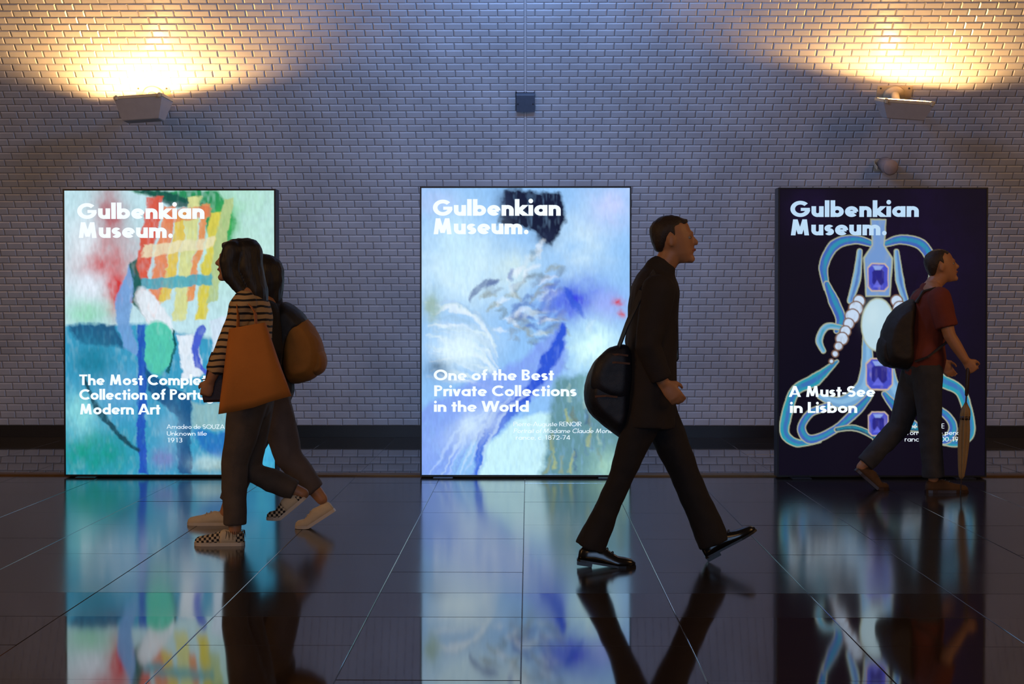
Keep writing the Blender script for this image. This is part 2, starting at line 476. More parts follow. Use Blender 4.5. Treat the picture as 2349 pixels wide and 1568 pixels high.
# ------------------------------------------------------------------ lettering: a geometric bold face drawn with strokes
def glyph(ch, w, X):
    h = w / 2; r = X / 2 - h; A = 1.03
    S = []; L = lambda a, b, c, d, ww=None: S.append(('L', a, b, c, d, ww or w))
    Arc = lambda cx, cy, rx, ry, a0, a1, ww=None: S.append(('A', cx, cy, rx, ry, a0, a1, ww or w))
    dot = lambda x, y, rr: S.append(('D', x, y, rr))
    nw = X * .92; nr = nw / 2 - h; thin = w * .82
    if ch == 'o': Arc(X / 2, X / 2, r, r, 0, 360); adv = X
    elif ch == 'a': Arc(X / 2, X / 2, r, r, 0, 360); L(X - h, 0, X - h, X); adv = X
    elif ch == 'b': Arc(X / 2, X / 2, r, r, 0, 360); L(h, 0, h, A); adv = X
    elif ch == 'd': Arc(X / 2, X / 2, r, r, 0, 360); L(X - h, 0, X - h, A); adv = X
    elif ch == 'p': Arc(X / 2, X / 2, r, r, 0, 360); L(h, -.3, h, X); adv = X
    elif ch == 'g': Arc(X / 2, X / 2, r, r, 0, 360); L(X - h, -.05, X - h, X); Arc(X / 2, -.05, r, .2, 200, 360); adv = X
    elif ch in 'eé':
        Arc(X / 2, X / 2, r, r, 0, 318); L(w * .5, X * .47, X - w * .35, X * .47, thin * .75); adv = X
        if ch == 'é': L(X * .45, X + .08, X * .7, X + .3, w)
    elif ch == 'c': Arc(X / 2, X / 2, r, r, 48, 312); adv = X * .84
    elif ch == 'u': L(h, h + nr, h, X); L(nw - h, 0, nw - h, X); Arc(nw / 2, h + nr, nr, nr, 180, 360); adv = nw
    elif ch in 'nh': L(h, 0, h, X if ch == 'n' else A); L(nw - h, 0, nw - h, X - h - nr); Arc(nw / 2, X - h - nr, nr, nr, 0, 180); adv = nw
    elif ch == 'm':
        mw = X * .86; mr = mw / 2 - h; st = mw - w
        L(h, 0, h, X)
        for k in (0, 1): L(k * st + mw - h, 0, k * st + mw - h, X - h - mr); Arc(k * st + mw / 2, X - h - mr, mr, mr, 0, 180)
        adv = mw + st
    elif ch == 'r': L(h, 0, h, X); Arc(h + X * .3, X - h - X * .3 + .02, X * .3, X * .3, 62, 175); adv = X * .55
    elif ch == 'i': L(h, 0, h, X); dot(h, X + w * .5 + .13, max(w * .62, .07)); adv = w
    elif ch == 'l': L(h, 0, h, A); adv = w
    elif ch == 'k': L(h, 0, h, A); L(w * .8, X * .42, X * .80, X, w); L(w * .9, X * .5, X * .86, 0, w * 1.08); adv = X * .95
    elif ch == 't': L(w * .95, 0, w * .95, .9); L(0, X - thin / 2, w * 1.9, X - thin / 2, thin); adv = w * 1.9
    elif ch == 'f': L(w * .95, 0, w * .95, A - .22); Arc(w * .95 + .16, A - .22, .16, .22 - h * .9, 70, 180); L(0, X - thin / 2, w * 1.9, X - thin / 2, thin); adv = w * 2.0
    elif ch == 's':
        ru = (X - w) / 4; rx = ru * 1.15; cx = rx + h
        Arc(cx, X - ru - h, rx, ru, 35, 270); Arc(cx, ru + h, rx, ru, -145, 90); adv = 2 * rx + w
    elif ch == 'v': L(h * .9, X, X * .42, 0); L(X * .84 - h * .9, X, X * .42, 0); adv = X * .84
    elif ch == 'w':
        for k in (0, 1): L(k * X * .58 + h * .9, X, k * X * .58 + X * .33, 0); L(k * X * .58 + X * .62 - h * .3, X, k * X * .58 + X * .33, 0)
        adv = X * 1.24
    elif ch == 'G': Arc(.5, .5, .5 - h, .5 - h, 42, 352); L(.52, .47, 1 - h * .2, .47, thin); adv = 1.0
    elif ch == 'C': Arc(.5, .5, .5 - h, .5 - h, 46, 314); adv = .86
    elif ch in 'OQ':
        Arc(.5, .5, .5 - h, .5 - h, 0, 360); adv = 1.0
        if ch == 'Q': L(.55, .3, .95, -.02)
    elif ch == 'M': L(.06 + h, 0, .17 + h, 1); L(.17 + h, 1, .52, .08, w * .95); L(.52, .08, .87 - h, 1, w * .95); L(.87 - h, 1, .98 - h, 0); adv = 1.04
    elif ch == 'T': L(.32, 0, .32, 1); L(0, 1 - thin / 2, .64, 1 - thin / 2, thin); adv = .64
    elif ch in 'PRB':
        L(h, 0, h, 1); ry = .27 - h * .9 if ch != 'B' else .25 - thin / 2 + .01
        cy = 1 - ry - thin / 2
        Arc(.3, cy, .28 - h + .02, ry, -90, 90, thin); L(h, 1 - thin / 2, .3, 1 - thin / 2, thin); L(h, cy - ry, .3, cy - ry, thin); adv = .6
        if ch == 'R': L(.26, .46, .56 - h * .3, 0, w * 1.05)
        if ch == 'B': Arc(.32, .26, .30 - h, .26 - thin / 2, -90, 90, thin); L(h, thin / 2, .32, thin / 2, thin); adv = .64
    elif ch == 'D': L(h, 0, h, 1); Arc(.3, .5, .5 - h, .5 - thin / 2, -90, 90); L(h, 1 - thin / 2, .3, 1 - thin / 2, thin); L(h, thin / 2, .3, thin / 2, thin); adv = .82
    elif ch == 'A': L(h * .8, 0, .43, 1); L(.86 - h * .8, 0, .43, 1); L(.2, .27, .66, .27, thin * .8); adv = .86
    elif ch == 'W':
        for k in (0, 1): L(k * .56 + h * .8, 1, k * .56 + .31, 0); L(k * .56 + .6 - h * .2, 1, k * .56 + .31, 0)
        adv = 1.18
    elif ch == 'L': L(h, 0, h, 1); L(0, thin / 2, .52, thin / 2, thin); adv = .5
    elif ch == 'S':
        ru = (1 - w) / 4; rx = ru * 1.1; cx = rx + h
        Arc(cx, 1 - ru - h, rx, ru, 35, 270); Arc(cx, ru + h, rx, ru, -145, 90); adv = 2 * rx + w
    elif ch == 'U': rr = .36 - h; L(h, h + rr, h, 1); L(.72 - h, h + rr, .72 - h, 1); Arc(.36, h + rr, rr, rr, 180, 360); adv = .72
    elif ch == 'Z': L(.02, 1 - h, .62, 1 - h); L(.56, 1 - h, .08, h); L(0, h, .62, h); adv = .64
    elif ch == 'E': L(h, 0, h, 1); [L(0, y, .5, y, thin) for y in (thin / 2, .5, 1 - thin / 2)]; adv = .52
    elif ch == 'N': L(h, 0, h, 1); L(h, 1, .74 - h, 0); L(.74 - h, 0, .74 - h, 1); adv = .74
    elif ch == 'I': L(h, 0, h, 1); adv = w
    elif ch == '1': L(.28, 0, .28, 1); L(.1, .86, .28, .95, thin); adv = .42
    elif ch == '0': Arc(.3, .5, .3 - h, .5 - h, 0, 360); adv = .6
    elif ch in '96':
        Arc(.3, .69 if ch == '9' else .31, .28 - h, .28 - h + .02, 0, 360)
        L(.54 if ch == '9' else .06, .6 if ch == '9' else .4, .24 if ch == '9' else .36, 0 if ch == '9' else 1); adv = .6
    elif ch == '3': Arc(.27, .74, .23 - h + .03, .26 - h, -90, 140); Arc(.27, .27, .26 - h + .03, .27 - h + .02, -140, 90); adv = .56
    elif ch == '8': Arc(.3, .74, .24 - h, .26 - h, 0, 360); Arc(.3, .27, .29 - h, .27 - h + .02, 0, 360); adv = .6
    elif ch == '7': L(.0, 1 - thin / 2, .54, 1 - thin / 2, thin); L(.5, 1 - h, .18, 0); adv = .56
    elif ch == '2': Arc(.28, .7, .27 - h, .3 - h, -30, 170); L(.5, .58, .06, h); L(0, h, .56, h); adv = .58
    elif ch == '4': L(.44, 0, .44, 1); L(.42, 1, .04, .26); L(0, .24, .6, .24); adv = .6
    elif ch == '-': L(0, X * .5, .3, X * .5, thin); adv = .3
    elif ch == '.': dot(w * .62, w * .6, w * .62); adv = w * 1.2
    elif ch == ',': L(w * .8, w, w * .2, -w * 1.2); adv = w * 1.1
    else: adv = .3
    return S, adv


def text_width(t, w, X, gap):
    x = 0
    for ch in t: x += (.30 if ch == ' ' else glyph(ch, w, X)[1] + gap)
    return x - gap


def lettering(name, t, px, py, cap, prefix, width, D, parent, m, w=.2, X=.665, gap=.055, slant=0.):
    """one line of text on the light panel: left end and baseline at (px, py), cap height in the same units"""
    k = width / text_width(prefix, w, X, gap) / cap
    org = at(px, py, D); mpp = D / F_PX
    V_, F_ = [], []

    def pt(x, y): return (org.x + (x * k + y * slant) * cap * mpp, D, org.z + y * cap * mpp)

    def quadstrip(L_, R_, closed=False):
        b = len(V_)
        for a, c in zip(L_, R_): V_.append(pt(*a)); V_.append(pt(*c))
        for i in range(len(L_) - 1): F_.append((b + 2 * i, b + 2 * i + 1, b + 2 * i + 3, b + 2 * i + 2))
    x = 0
    pl_ = parent_loc(parent)

    def flush():
        if not F_: return
        me = bpy.data.meshes.new(name); me.from_pydata([(a - pl_[0], b - pl_[1], c - pl_[2]) for a, b, c in V_], [], F_)
        me.materials.append(m); me.update(); link(bpy.data.objects.new(name, me), parent)
        V_.clear(); F_.clear()
    for ch in t:
        if ch == ' ': x += .30; flush(); continue
        S, adv = glyph(ch, w, X)
        for s in S:
            if s[0] == 'L':
                _, a, b_, c, d, ww = s
                if abs(a - c) < 1e-6: ox, oy = ww / 2, 0
                elif abs(b_ - d) < 1e-6: ox, oy = 0, ww / 2
                else:  # slanted strokes are cut level at top and foot
                    ln = math.hypot(c - a, d - b_); ox, oy = ww / 2 * ln / max(abs(d - b_), .3 * ln), 0
                quadstrip([(x + a - ox, b_ - oy), (x + c - ox, d - oy)], [(x + a + ox, b_ + oy), (x + c + ox, d + oy)])
            elif s[0] == 'A':
                _, cx, cy, rx, ry, a0, a1, ww = s
                n = max(6, int(abs(a1 - a0) / 12)); Lp, Rp = [], []
                for i in range(n + 1):
                    a = R(a0 + (a1 - a0) * i / n)
                    Lp.append((x + cx + (rx + ww / 2) * math.cos(a), cy + (ry + ww / 2) * math.sin(a)))
                    Rp.append((x + cx + (rx - ww / 2) * math.cos(a), cy + (ry - ww / 2) * math.sin(a)))
                quadstrip(Lp, Rp)
            else:
                _, cx, cy, rr = s
                b = len(V_)
                for i in range(18): V_.append(pt(x + cx + rr / k * math.cos(i * math.pi / 9) * min(1, k), cy + rr * math.sin(i * math.pi / 9)))
                F_.append(tuple(range(b, b + 18)))
        x += adv + gap
    flush()


def parent_loc(o):
    v = Vector((0, 0, 0))
    while o is not None: v += o.location; o = o.parent
    return v


# ------------------------------------------------------------------ printed light panels
NX, NY = 290, 398
uu, vv = np.meshgrid(np.linspace(0, 1, NX), np.linspace(0, 1, NY))     # v runs downwards
prng = np.random.default_rng(11)


def vnoise(fx, fy, seed, octaves=3):
    out = np.zeros_like(uu); amp = 1; tot = 0
    for o_ in range(octaves):
        g = np.random.default_rng(seed + o_ * 17).random((int(fy * 2 ** o_) + 3, int(fx * 2 ** o_) + 3))
        X_ = uu * fx * 2 ** o_; Y_ = vv * fy * 2 ** o_
        xi = X_.astype(int); yi = Y_.astype(int); a = X_ - xi; b = Y_ - yi
        a = a * a * (3 - 2 * a); b = b * b * (3 - 2 * b)
        out += amp * ((g[yi, xi] * (1 - a) + g[yi, xi + 1] * a) * (1 - b) + (g[yi + 1, xi] * (1 - a) + g[yi + 1, xi + 1] * a) * b)
        tot += amp; amp *= .55
    return out / tot


def lin(c): return np.array(srgb(*c)[:3])


class Paint:
    def __init__(s, base, x0, y0, wpx, hpx, seed, warp=6):
        s.I = np.ones((NY, NX, 3)) * lin(base)
        s.x = x0 + uu * wpx + (vnoise(14, 19, seed) - .5) * warp * 2 + (vnoise(50, 69, seed + 5) - .5) * warp
        s.y = y0 + vv * hpx + (vnoise(14, 19, seed + 3) - .5) * warp * 2 + (vnoise(50, 69, seed + 8) - .5) * warp
        s.seed = seed

    def lay(s, mask, c, op=1.0, grain=.25):
        s.seed += 1
        m = np.clip(mask, 0, 1) * op
        if grain: m = m * (1 - grain + grain * 2 * vnoise(70, 34, s.seed, 2)).clip(0, 1)
        s.I = s.I * (1 - m[..., None]) + lin(c) * m[..., None]

    def ell(s, cx, cy, rx, ry, c, rot=0, soft=6, op=1., grain=.25):
        a = R(rot); dx, dy = s.x - cx, s.y - cy
        q = np.sqrt(((dx * math.cos(a) + dy * math.sin(a)) / rx) ** 2 + ((-dx * math.sin(a) + dy * math.cos(a)) / ry) ** 2)
        s.lay((1 - q) * min(rx, ry) / soft + .5, c, op, grain)

    def cloud(s, cx, cy, rx, ry, c, op=.8, rot=0, f=7):
        a = R(rot); dx, dy = s.x - cx, s.y - cy
        q = ((dx * math.cos(a) + dy * math.sin(a)) / rx) ** 2 + ((-dx * math.sin(a) + dy * math.cos(a)) / ry) ** 2
        s.seed += 1
        s.lay(np.exp(-q * 1.2) * (.25 + 1.5 * vnoise(f, f * 1.4, s.seed, 4)), c, op, .3)

    def poly(s, pts, c, soft=3, op=1., grain=.25):
        d = np.full_like(uu, 1e9); n = len(pts); sg = None
        inside = np.zeros(uu.shape, bool)
        for i in range(n):
            (x1, y1), (x2, y2) = pts[i], pts[(i + 1) % n]
            t = (((s.x - x1) * (x2 - x1) + (s.y - y1) * (y2 - y1)) / ((x2 - x1) ** 2 + (y2 - y1) ** 2 + 1e-9)).clip(0, 1)
            d = np.minimum(d, np.hypot(s.x - x1 - t * (x2 - x1), s.y - y1 - t * (y2 - y1)))
            if y1 != y2: inside ^= ((y1 > s.y) != (y2 > s.y)) & (s.x < (x2 - x1) * (s.y - y1) / (y2 - y1) + x1)
        s.lay(np.where(inside, d, -d) / soft + .5, c, op, grain)

    def line(s, pts, wd, c, soft=3, op=1., grain=.25):
        d = np.full_like(uu, 1e9)
        ws = [float(v_) for v_ in np.interp(np.linspace(0, 1, len(pts)), np.linspace(0, 1, len(wd)), wd)] if isinstance(wd, (list, tuple)) else [wd] * len(pts)
        for i in range(len(pts) - 1):
            (x1, y1), (x2, y2) = pts[i], pts[i + 1]
            t = (((s.x - x1) * (x2 - x1) + (s.y - y1) * (y2 - y1)) / ((x2 - x1) ** 2 + (y2 - y1) ** 2 + 1e-9)).clip(0, 1)
            d = np.minimum(d, np.hypot(s.x - x1 - t * (x2 - x1), s.y - y1 - t * (y2 - y1)) - (ws[i] * (1 - t) + ws[i + 1] * t) / 2)
        s.lay(-d / soft + .5, c, op, grain)

    def texture(s, amt, f=110, fy=50):
        g = 1 + amt * (vnoise(f, fy, s.seed + 40, 2) - .5) * 2
        s.I *= g[..., None]


def curve_pts(ctrl, n=10):
    """smooth curve through the control points"""
    out = []
    P_ = [ctrl[0]] + list(ctrl) + [ctrl[-1]]
    for i in range(1, len(P_) - 2):
        p0, p1, p2, p3 = [np.array(P_[i + k], float) for k in (-1, 0, 1, 2)]
        for k in range(n):
            t = k / n
            out.append(tuple(.5 * (2 * p1 + (p2 - p0) * t + (2 * p0 - 5 * p1 + 4 * p2 - p3) * t * t + (3 * p1 - p0 - 3 * p2 + p3) * t ** 3)))
    out.append(tuple(ctrl[-1]))
    return out


def art_geometric():
    """a plain abstract pattern of tilted planes and discs in greens, blues and warm tones"""
    p = Paint((190, 226, 236), 150, 434, 482, 664, 21, 7)
    p.cloud(560, 520, 120, 150, (176, 226, 205), 1.); p.cloud(600, 620, 60, 120, (196, 232, 232), .9)
    p.cloud(250, 480, 40, 70, (176, 110, 118), 1.); p.cloud(245, 590, 80, 60, (196, 92, 96), 1.1); p.cloud(265, 660, 26, 60, (206, 70, 72), 1.1)
    p.cloud(200, 720, 50, 40, (140, 214, 176), .8); p.cloud(190, 560, 40, 70, (226, 240, 250), .9); p.cloud(200, 660, 50, 40, (228, 238, 252), .9)
    # cool field below
    p.poly([(140, 750), (330, 745), (480, 780), (640, 760), (640, 1110), (140, 1110)], (58, 156, 196), 10, 1., .3)
    p.cloud(200, 1050, 90, 60, (20, 150, 138), 1.3); p.cloud(180, 960, 50, 50, (140, 220, 226), .9); p.cloud(270, 900, 60, 60, (96, 166, 214), .9)
    p.poly([(155, 752), (268, 745), (285, 800), (180, 790)], (28, 76, 120), 8, .9, .4)
    p.cloud(215, 830, 50, 60, (36, 132, 164), 1.1)
    # dark greens on top, crossing bands
    p.poly([(300, 434), (500, 434), (545, 500), (520, 600), (490, 560), (460, 470), (360, 452)], (40, 142, 92), 8, 1., .5)
    p.poly([(310, 434), (380, 434), (470, 466), (420, 476)], (16, 76, 74), 6, .9, .3)
    p.cloud(520, 500, 30, 50, (60, 176, 86), 1.)
    # warm leaning bands
    bands = [(300, 34, (214, 92, 74)), (336, 30, (226, 140, 100)), (368, 26, (222, 196, 92)), (396, 30, (212, 218, 150)), (428, 18, (226, 150, 96)), (448, 26, (214, 204, 84)), (476, 24, (178, 200, 140))]
    for k, (x_, w_, c_) in enumerate(bands):
        a_, b_ = 452 + (k % 3) * 16, 690 + (k % 2) * 44
        p.poly([(x_ + 40, a_), (x_ + w_ + 40, a_ - 4), (x_ + w_, b_), (x_, b_ + 6)], c_, 4)
    p.poly([(330, 560), (500, 540), (496, 566), (326, 590)], (232, 226, 190), 4, .8); p.poly([(316, 640), (490, 628), (488, 652), (312, 668)], (60, 168, 190), 4, .9)
    p.poly([(384, 480), (490, 470), (486, 496), (380, 508)], (222, 120, 84), 4, .7)
    # tall cool bands
    p.poly([(262, 690), (300, 600), (318, 640), (300, 740), (320, 820), (285, 800)], (112, 160, 216), 5, .95)
    p.poly([(298, 600), (318, 590), (330, 700), (390, 770), (370, 780), (310, 700)], (20, 92, 84), 5, .95, .3)
    p.ell(355, 720, 26, 66, (226, 236, 246), -32); p.ell(362, 800, 38, 62, (84, 200, 176), 0); p.line([(398, 760), (402, 800), (388, 858)], 6, (14, 90, 96), 3)
    p.poly([(316, 748), (334, 748), (336, 1097), (316, 1097)], (30, 80, 186), 4, .95, .25)
    p.poly([(408, 770), (448, 770), (470, 860), (420, 880)], (224, 236, 248), 5)
    p.line([(462, 762), (448, 800), (454, 840), (480, 862)], [20, 16, 14, 10], (72, 96, 206), 4)
    p.poly([(480, 740), (530, 720), (540, 880), (500, 880)], (206, 226, 244), 6)
    p.poly([(330, 850), (440, 920), (438, 1095), (408, 1095), (405, 960), (340, 900)], (18, 78, 130), 5, .95, .3)
    p.line(curve_pts([(190, 870), (225, 945), (270, 1000), (318, 1040)]), [8, 14, 14, 8], (18, 60, 76), 5, .9, .4)
    p.cloud(375, 1060, 30, 30, (130, 120, 190), .9); p.cloud(390, 1000, 30, 50, (120, 176, 208), .8)
    p.poly([(440, 930), (520, 930), (520, 990), (440, 990)], (150, 190, 190), 8, .8)
    p.poly([(445, 995), (560, 1000), (640, 980), (640, 1060), (540, 1080), (470, 1040)], (34, 112, 190), 10, .9, .4)
    p.cloud(600, 1040, 40, 60, (76, 186, 224), 1.); p.cloud(500, 1080, 40, 16, (150, 140, 70), .7); p.cloud(480, 1070, 40, 20, (180, 214, 220), .8)
    p.texture(.12)
    return p.I


def art_wash():
    """a plain abstract wash of pale blue, violet and olive brushwork"""
    p = Paint((140, 190, 242), 967, 428, 480, 666, 61, 9)
    p.cloud(1060, 620, 110, 110, (200, 230, 248), 1.1); p.cloud(1340, 560, 70, 90, (196, 226, 246), 1.); p.cloud(1000, 460, 60, 40, (170, 196, 244), .8)
    p.cloud(1400, 470, 60, 60, (196, 208, 252), .9); p.cloud(1180, 620, 60, 60, (204, 230, 236), 1.)
    # dark brushed block at the top
    p.poly([(1160, 436), (1290, 433), (1302, 505), (1268, 560), (1232, 530), (1148, 512)], (16, 24, 52), 9, 1., .25)
    p.cloud(1255, 540, 22, 22, (30, 40, 70), .9); p.cloud(1160, 470, 20, 36, (34, 46, 80), .7)
    # olive-blue swirl in the middle
    for k in range(90):
        x, y = prng.normal(1215, 52), prng.normal(715, 50)
        t = -.65 + prng.normal(0, .45) + (y - 715) * .006; l = prng.uniform(12, 30)
        c = [(112, 132, 140), (72, 104, 176), (146, 150, 124), (204, 224, 236), (90, 120, 190), (226, 238, 250), (130, 150, 170)][k % 7]
        p.line(curve_pts([(x, y), (x + l * math.cos(t), y + l * math.sin(t)), (x + 1.8 * l * math.cos(t + .3), y + 1.8 * l * math.sin(t + .3))], 3), [3, 13, 3], c, 7, .6, .4)
    p.cloud(1330, 690, 66, 50, (88, 116, 226), 1.5); p.cloud(1400, 700, 50, 40, (150, 168, 244), .9); p.line([(1300, 660), (1320, 700), (1345, 730)], [10, 18, 4], (44, 84, 214), 6, .9)
    p.line([(1075, 690), (1110, 655), (1140, 640)], [6, 16, 6], (74, 92, 150), 6, .8); p.cloud(1420, 695, 12, 10, (200, 60, 80), 1.1); p.cloud(1425, 720, 8, 8, (196, 60, 80), .9)
    # pale sweep on the left
    for k in range(26):
        y = 690 + k * 7; x = 970 + prng.uniform(0, 40)
        p.line(curve_pts([(x, y), (x + 60, y + prng.uniform(-14, 22)), (x + 120, y + 30), (x + 150, y + 80)], 5), [3, 9, 8, 2], [(226, 240, 252), (176, 206, 240), (150, 190, 226), (214, 234, 240)][k % 4], 5, .7, .4)
    p.cloud(1010, 845, 36, 26, (70, 110, 150), 1.1); p.cloud(990, 700, 20, 40, (150, 180, 170), .9)
    p.cloud(1360, 800, 70, 60, (196, 236, 248), 1.5); p.cloud(1060, 560, 70, 90, (196, 232, 250), .9); p.cloud(1060, 800, 70, 50, (216, 240, 252), 1.1)
    # long violet-blue diagonal
    p.poly([(1295, 740), (1300, 850), (1250, 900), (1140, 960), (1060, 1030), (1030, 1100), (960, 1100), (960, 940), (1080, 880), (1190, 830)], (128, 160, 240), 14, .9, .3)
    p.line(curve_pts([(1292, 752), (1262, 830), (1205, 905), (1130, 965), (1095, 1010)]), [18, 34, 22, 34, 12], (34, 78, 210), 9, .95, .3)
    p.line(curve_pts([(1210, 920), (1130, 990), (1100, 1040), (1096, 1096)]), [10, 20, 22, 14], (50, 98, 218), 8, .9)
    for k in range(9): p.line(curve_pts([(985 + k * 14, 1096), (1040 + k * 12, 1010 - k * 4), (1110 + k * 12, 940 - k * 5)], 6), [2, 8, 3], [(180, 208, 250), (112, 144, 230), (200, 226, 250)][k % 3], 4, .6)
    p.cloud(1080, 985, 70, 34, (196, 222, 250), 1.1, -35)
    # pale and olive fields at the foot
    p.poly([(1120, 1020), (1190, 960), (1270, 950), (1250, 1100), (1100, 1100)], (196, 238, 248), 12, 1.)
    p.poly([(1280, 870), (1345, 860), (1450, 900), (1450, 1100), (1245, 1100), (1260, 960)], (96, 142, 150), 16, .95, .4)
    for k in range(30):
        x = prng.uniform(1262, 1440); y = prng.uniform(880, 1060)
        p.line([(x, y), (x + prng.normal(0, 5), y + prng.uniform(20, 50))], [3, 9], [(150, 160, 110), (84, 126, 160), (170, 200, 190), (110, 120, 100), (70, 100, 140), (180, 190, 120)][k % 6], 6, .65, .5)
    p.cloud(1400, 1070, 50, 40, (160, 206, 190), .9); p.cloud(1370, 890, 40, 40, (150, 206, 216), .8)
    p.texture(.08)
    return p.I


def art_jewel():
    """a plain jewelled ornament: mirrored teal scrolls, blue cut stones and a pale smooth drop on near-black"""
    p = Paint((13, 9, 24), 1785, 431, 481, 664, 91, 1.2)
    p.cloud(2100, 620, 150, 260, (22, 13, 44), .8); p.cloud(1850, 480, 60, 60, (26, 16, 50), .7)
    gold, teal, blue, pale = (170, 176, 150), (40, 150, 172), (62, 98, 180), (120, 170, 208)
    cx = 2015

    def band(pts, wd, c, c2):
        for sg in (1, -1):
            q = curve_pts([(cx + sg * (a - cx), b) for a, b in pts]); n = len(q)
            ws = list(np.interp(np.linspace(0, 1, n), np.linspace(0, 1, len(wd)), wd))
            p.line(q, [v + 5 for v in ws], gold, 1.6, 1, 0); p.line(q, ws, c, 1.8, 1, .1)
            p.line([(a + 2, b - 1) for a, b in q], [v * .45 for v in ws], c2, 4, .8, .6)
    band([(2006, 560), (1960, 548), (1912, 562), (1888, 610), (1895, 660)], [10, 18, 22, 18, 10], blue, teal)
    band([(1895, 650), (1912, 690), (1928, 730), (1918, 760)], [10, 22, 20, 8], blue, teal)
    band([(1930, 752), (1895, 750), (1878, 780), (1888, 806)], [8, 12, 12, 8], pale, teal)
    band([(1972, 575), (1965, 640), (1950, 690)], [8, 16, 10], pale, blue)
    band([(1990, 760), (1990, 850), (1975, 900), (1930, 925), (1880, 912)], [16, 26, 36, 24, 8], (110, 160, 206), (140, 190, 226))
    band([(1920, 830), (1870, 872), (1822, 900), (1802, 960), (1800, 1000), (1830, 1020), (1880, 1014)], [4, 26, 20, 20, 18, 14, 8], teal, blue)
    band([(2000, 905), (1970, 940), (1920, 985), (1860, 1012), (1838, 985), (1860, 950), (1900, 935)], [8, 20, 14, 18, 16, 14, 16], blue, teal)
    band([(1920, 988), (1960, 985), (2000, 1000), (2014, 1018)], [8, 10, 10, 6], (26, 74, 110), teal)
    # strands of clear stones
    for sg in (1, -1):
        for k in range(9):
            t = k / 8
            x, y, rr = cx + sg * (44 + 64 * t), 690 + 140 * t, [12, 15, 15, 11, 11, 13, 8, 6, 4][k]
            p.ell(x, y, rr + 3, rr + 3, (120, 92, 78), 0, 2, 1, 0); p.ell(x, y, rr, rr, (196, 216, 240), 0, 2, 1, .5)
    # central column, top piece and the pale drop
    p.poly([(1996, 500), (2034, 500), (2030, 560), (2050, 590), (2044, 680), (1986, 680), (1980, 590), (2000, 560)], gold, 2, 1, 0)
    p.poly([(1999, 503), (2031, 503), (2027, 561), (2046, 592), (2041, 677), (1989, 677), (1984, 592), (2003, 561)], (112, 150, 206), 3, 1, .3)
    p.ell(2015, 745, 40, 62, gold, 0, 2, 1, 0); p.ell(2015, 745, 37, 59, (186, 216, 230), 0, 3, 1, .05); p.cloud(2005, 725, 22, 30, (208, 232, 240), .6)

    def gem(x, y, a, b):
        o = lambda k: [(x - a * k, y - b * k * .68), (x - a * k * .62, y - b * k), (x + a * k * .62, y - b * k), (x + a * k, y - b * k * .68), (x + a * k, y + b * k * .68), (x + a * k * .62, y + b * k), (x - a * k * .62, y + b * k), (x - a * k, y + b * k * .68)]
        p.poly(o(1.0), (196, 176, 160), 2, 1, 0); p.poly(o(.9), (70, 78, 196), 2, 1, .4); p.poly(o(.55), (34, 30, 120), 3, .9, .4)
        p.poly([(x - a * .5, y - b * .8), (x + a * .5, y - b * .8), (x + a * .2, y - b * .5), (x - a * .3, y - b * .5)], (150, 176, 236), 3, .8)
        p.poly([(x - a * .1, y + b * .2), (x + a * .3, y + b * .7), (x - a * .5, y + b * .7)], (106, 112, 232), 3, .8)
    gem(2015, 635, 25, 33); gem(2019, 860, 32, 38); gem(2017, 975, 24, 29)
    return p.I


M['letters'] = emit('lit_white_lettering', srgb(232, 244, 255), 1.15)
M['letters_dim'] = emit('lit_pale_blue_lettering', srgb(190, 222, 250), .95)


def print_mat(name, strength):
    q = NT(name)
    a = q.add('ShaderNodeVertexColor', layer_name='print')
    q.b.inputs['Base Color'].default_value = (.004, .004, .005, 1); q.b.inputs['Roughness'].default_value = .5; q.b.inputs['Specular IOR Level'].default_value = .15
    q.link(a.outputs[0], q.b.inputs['Emission Color']); q.b.inputs['Emission Strength'].default_value = strength
    return q.m


LB_D = 12.24


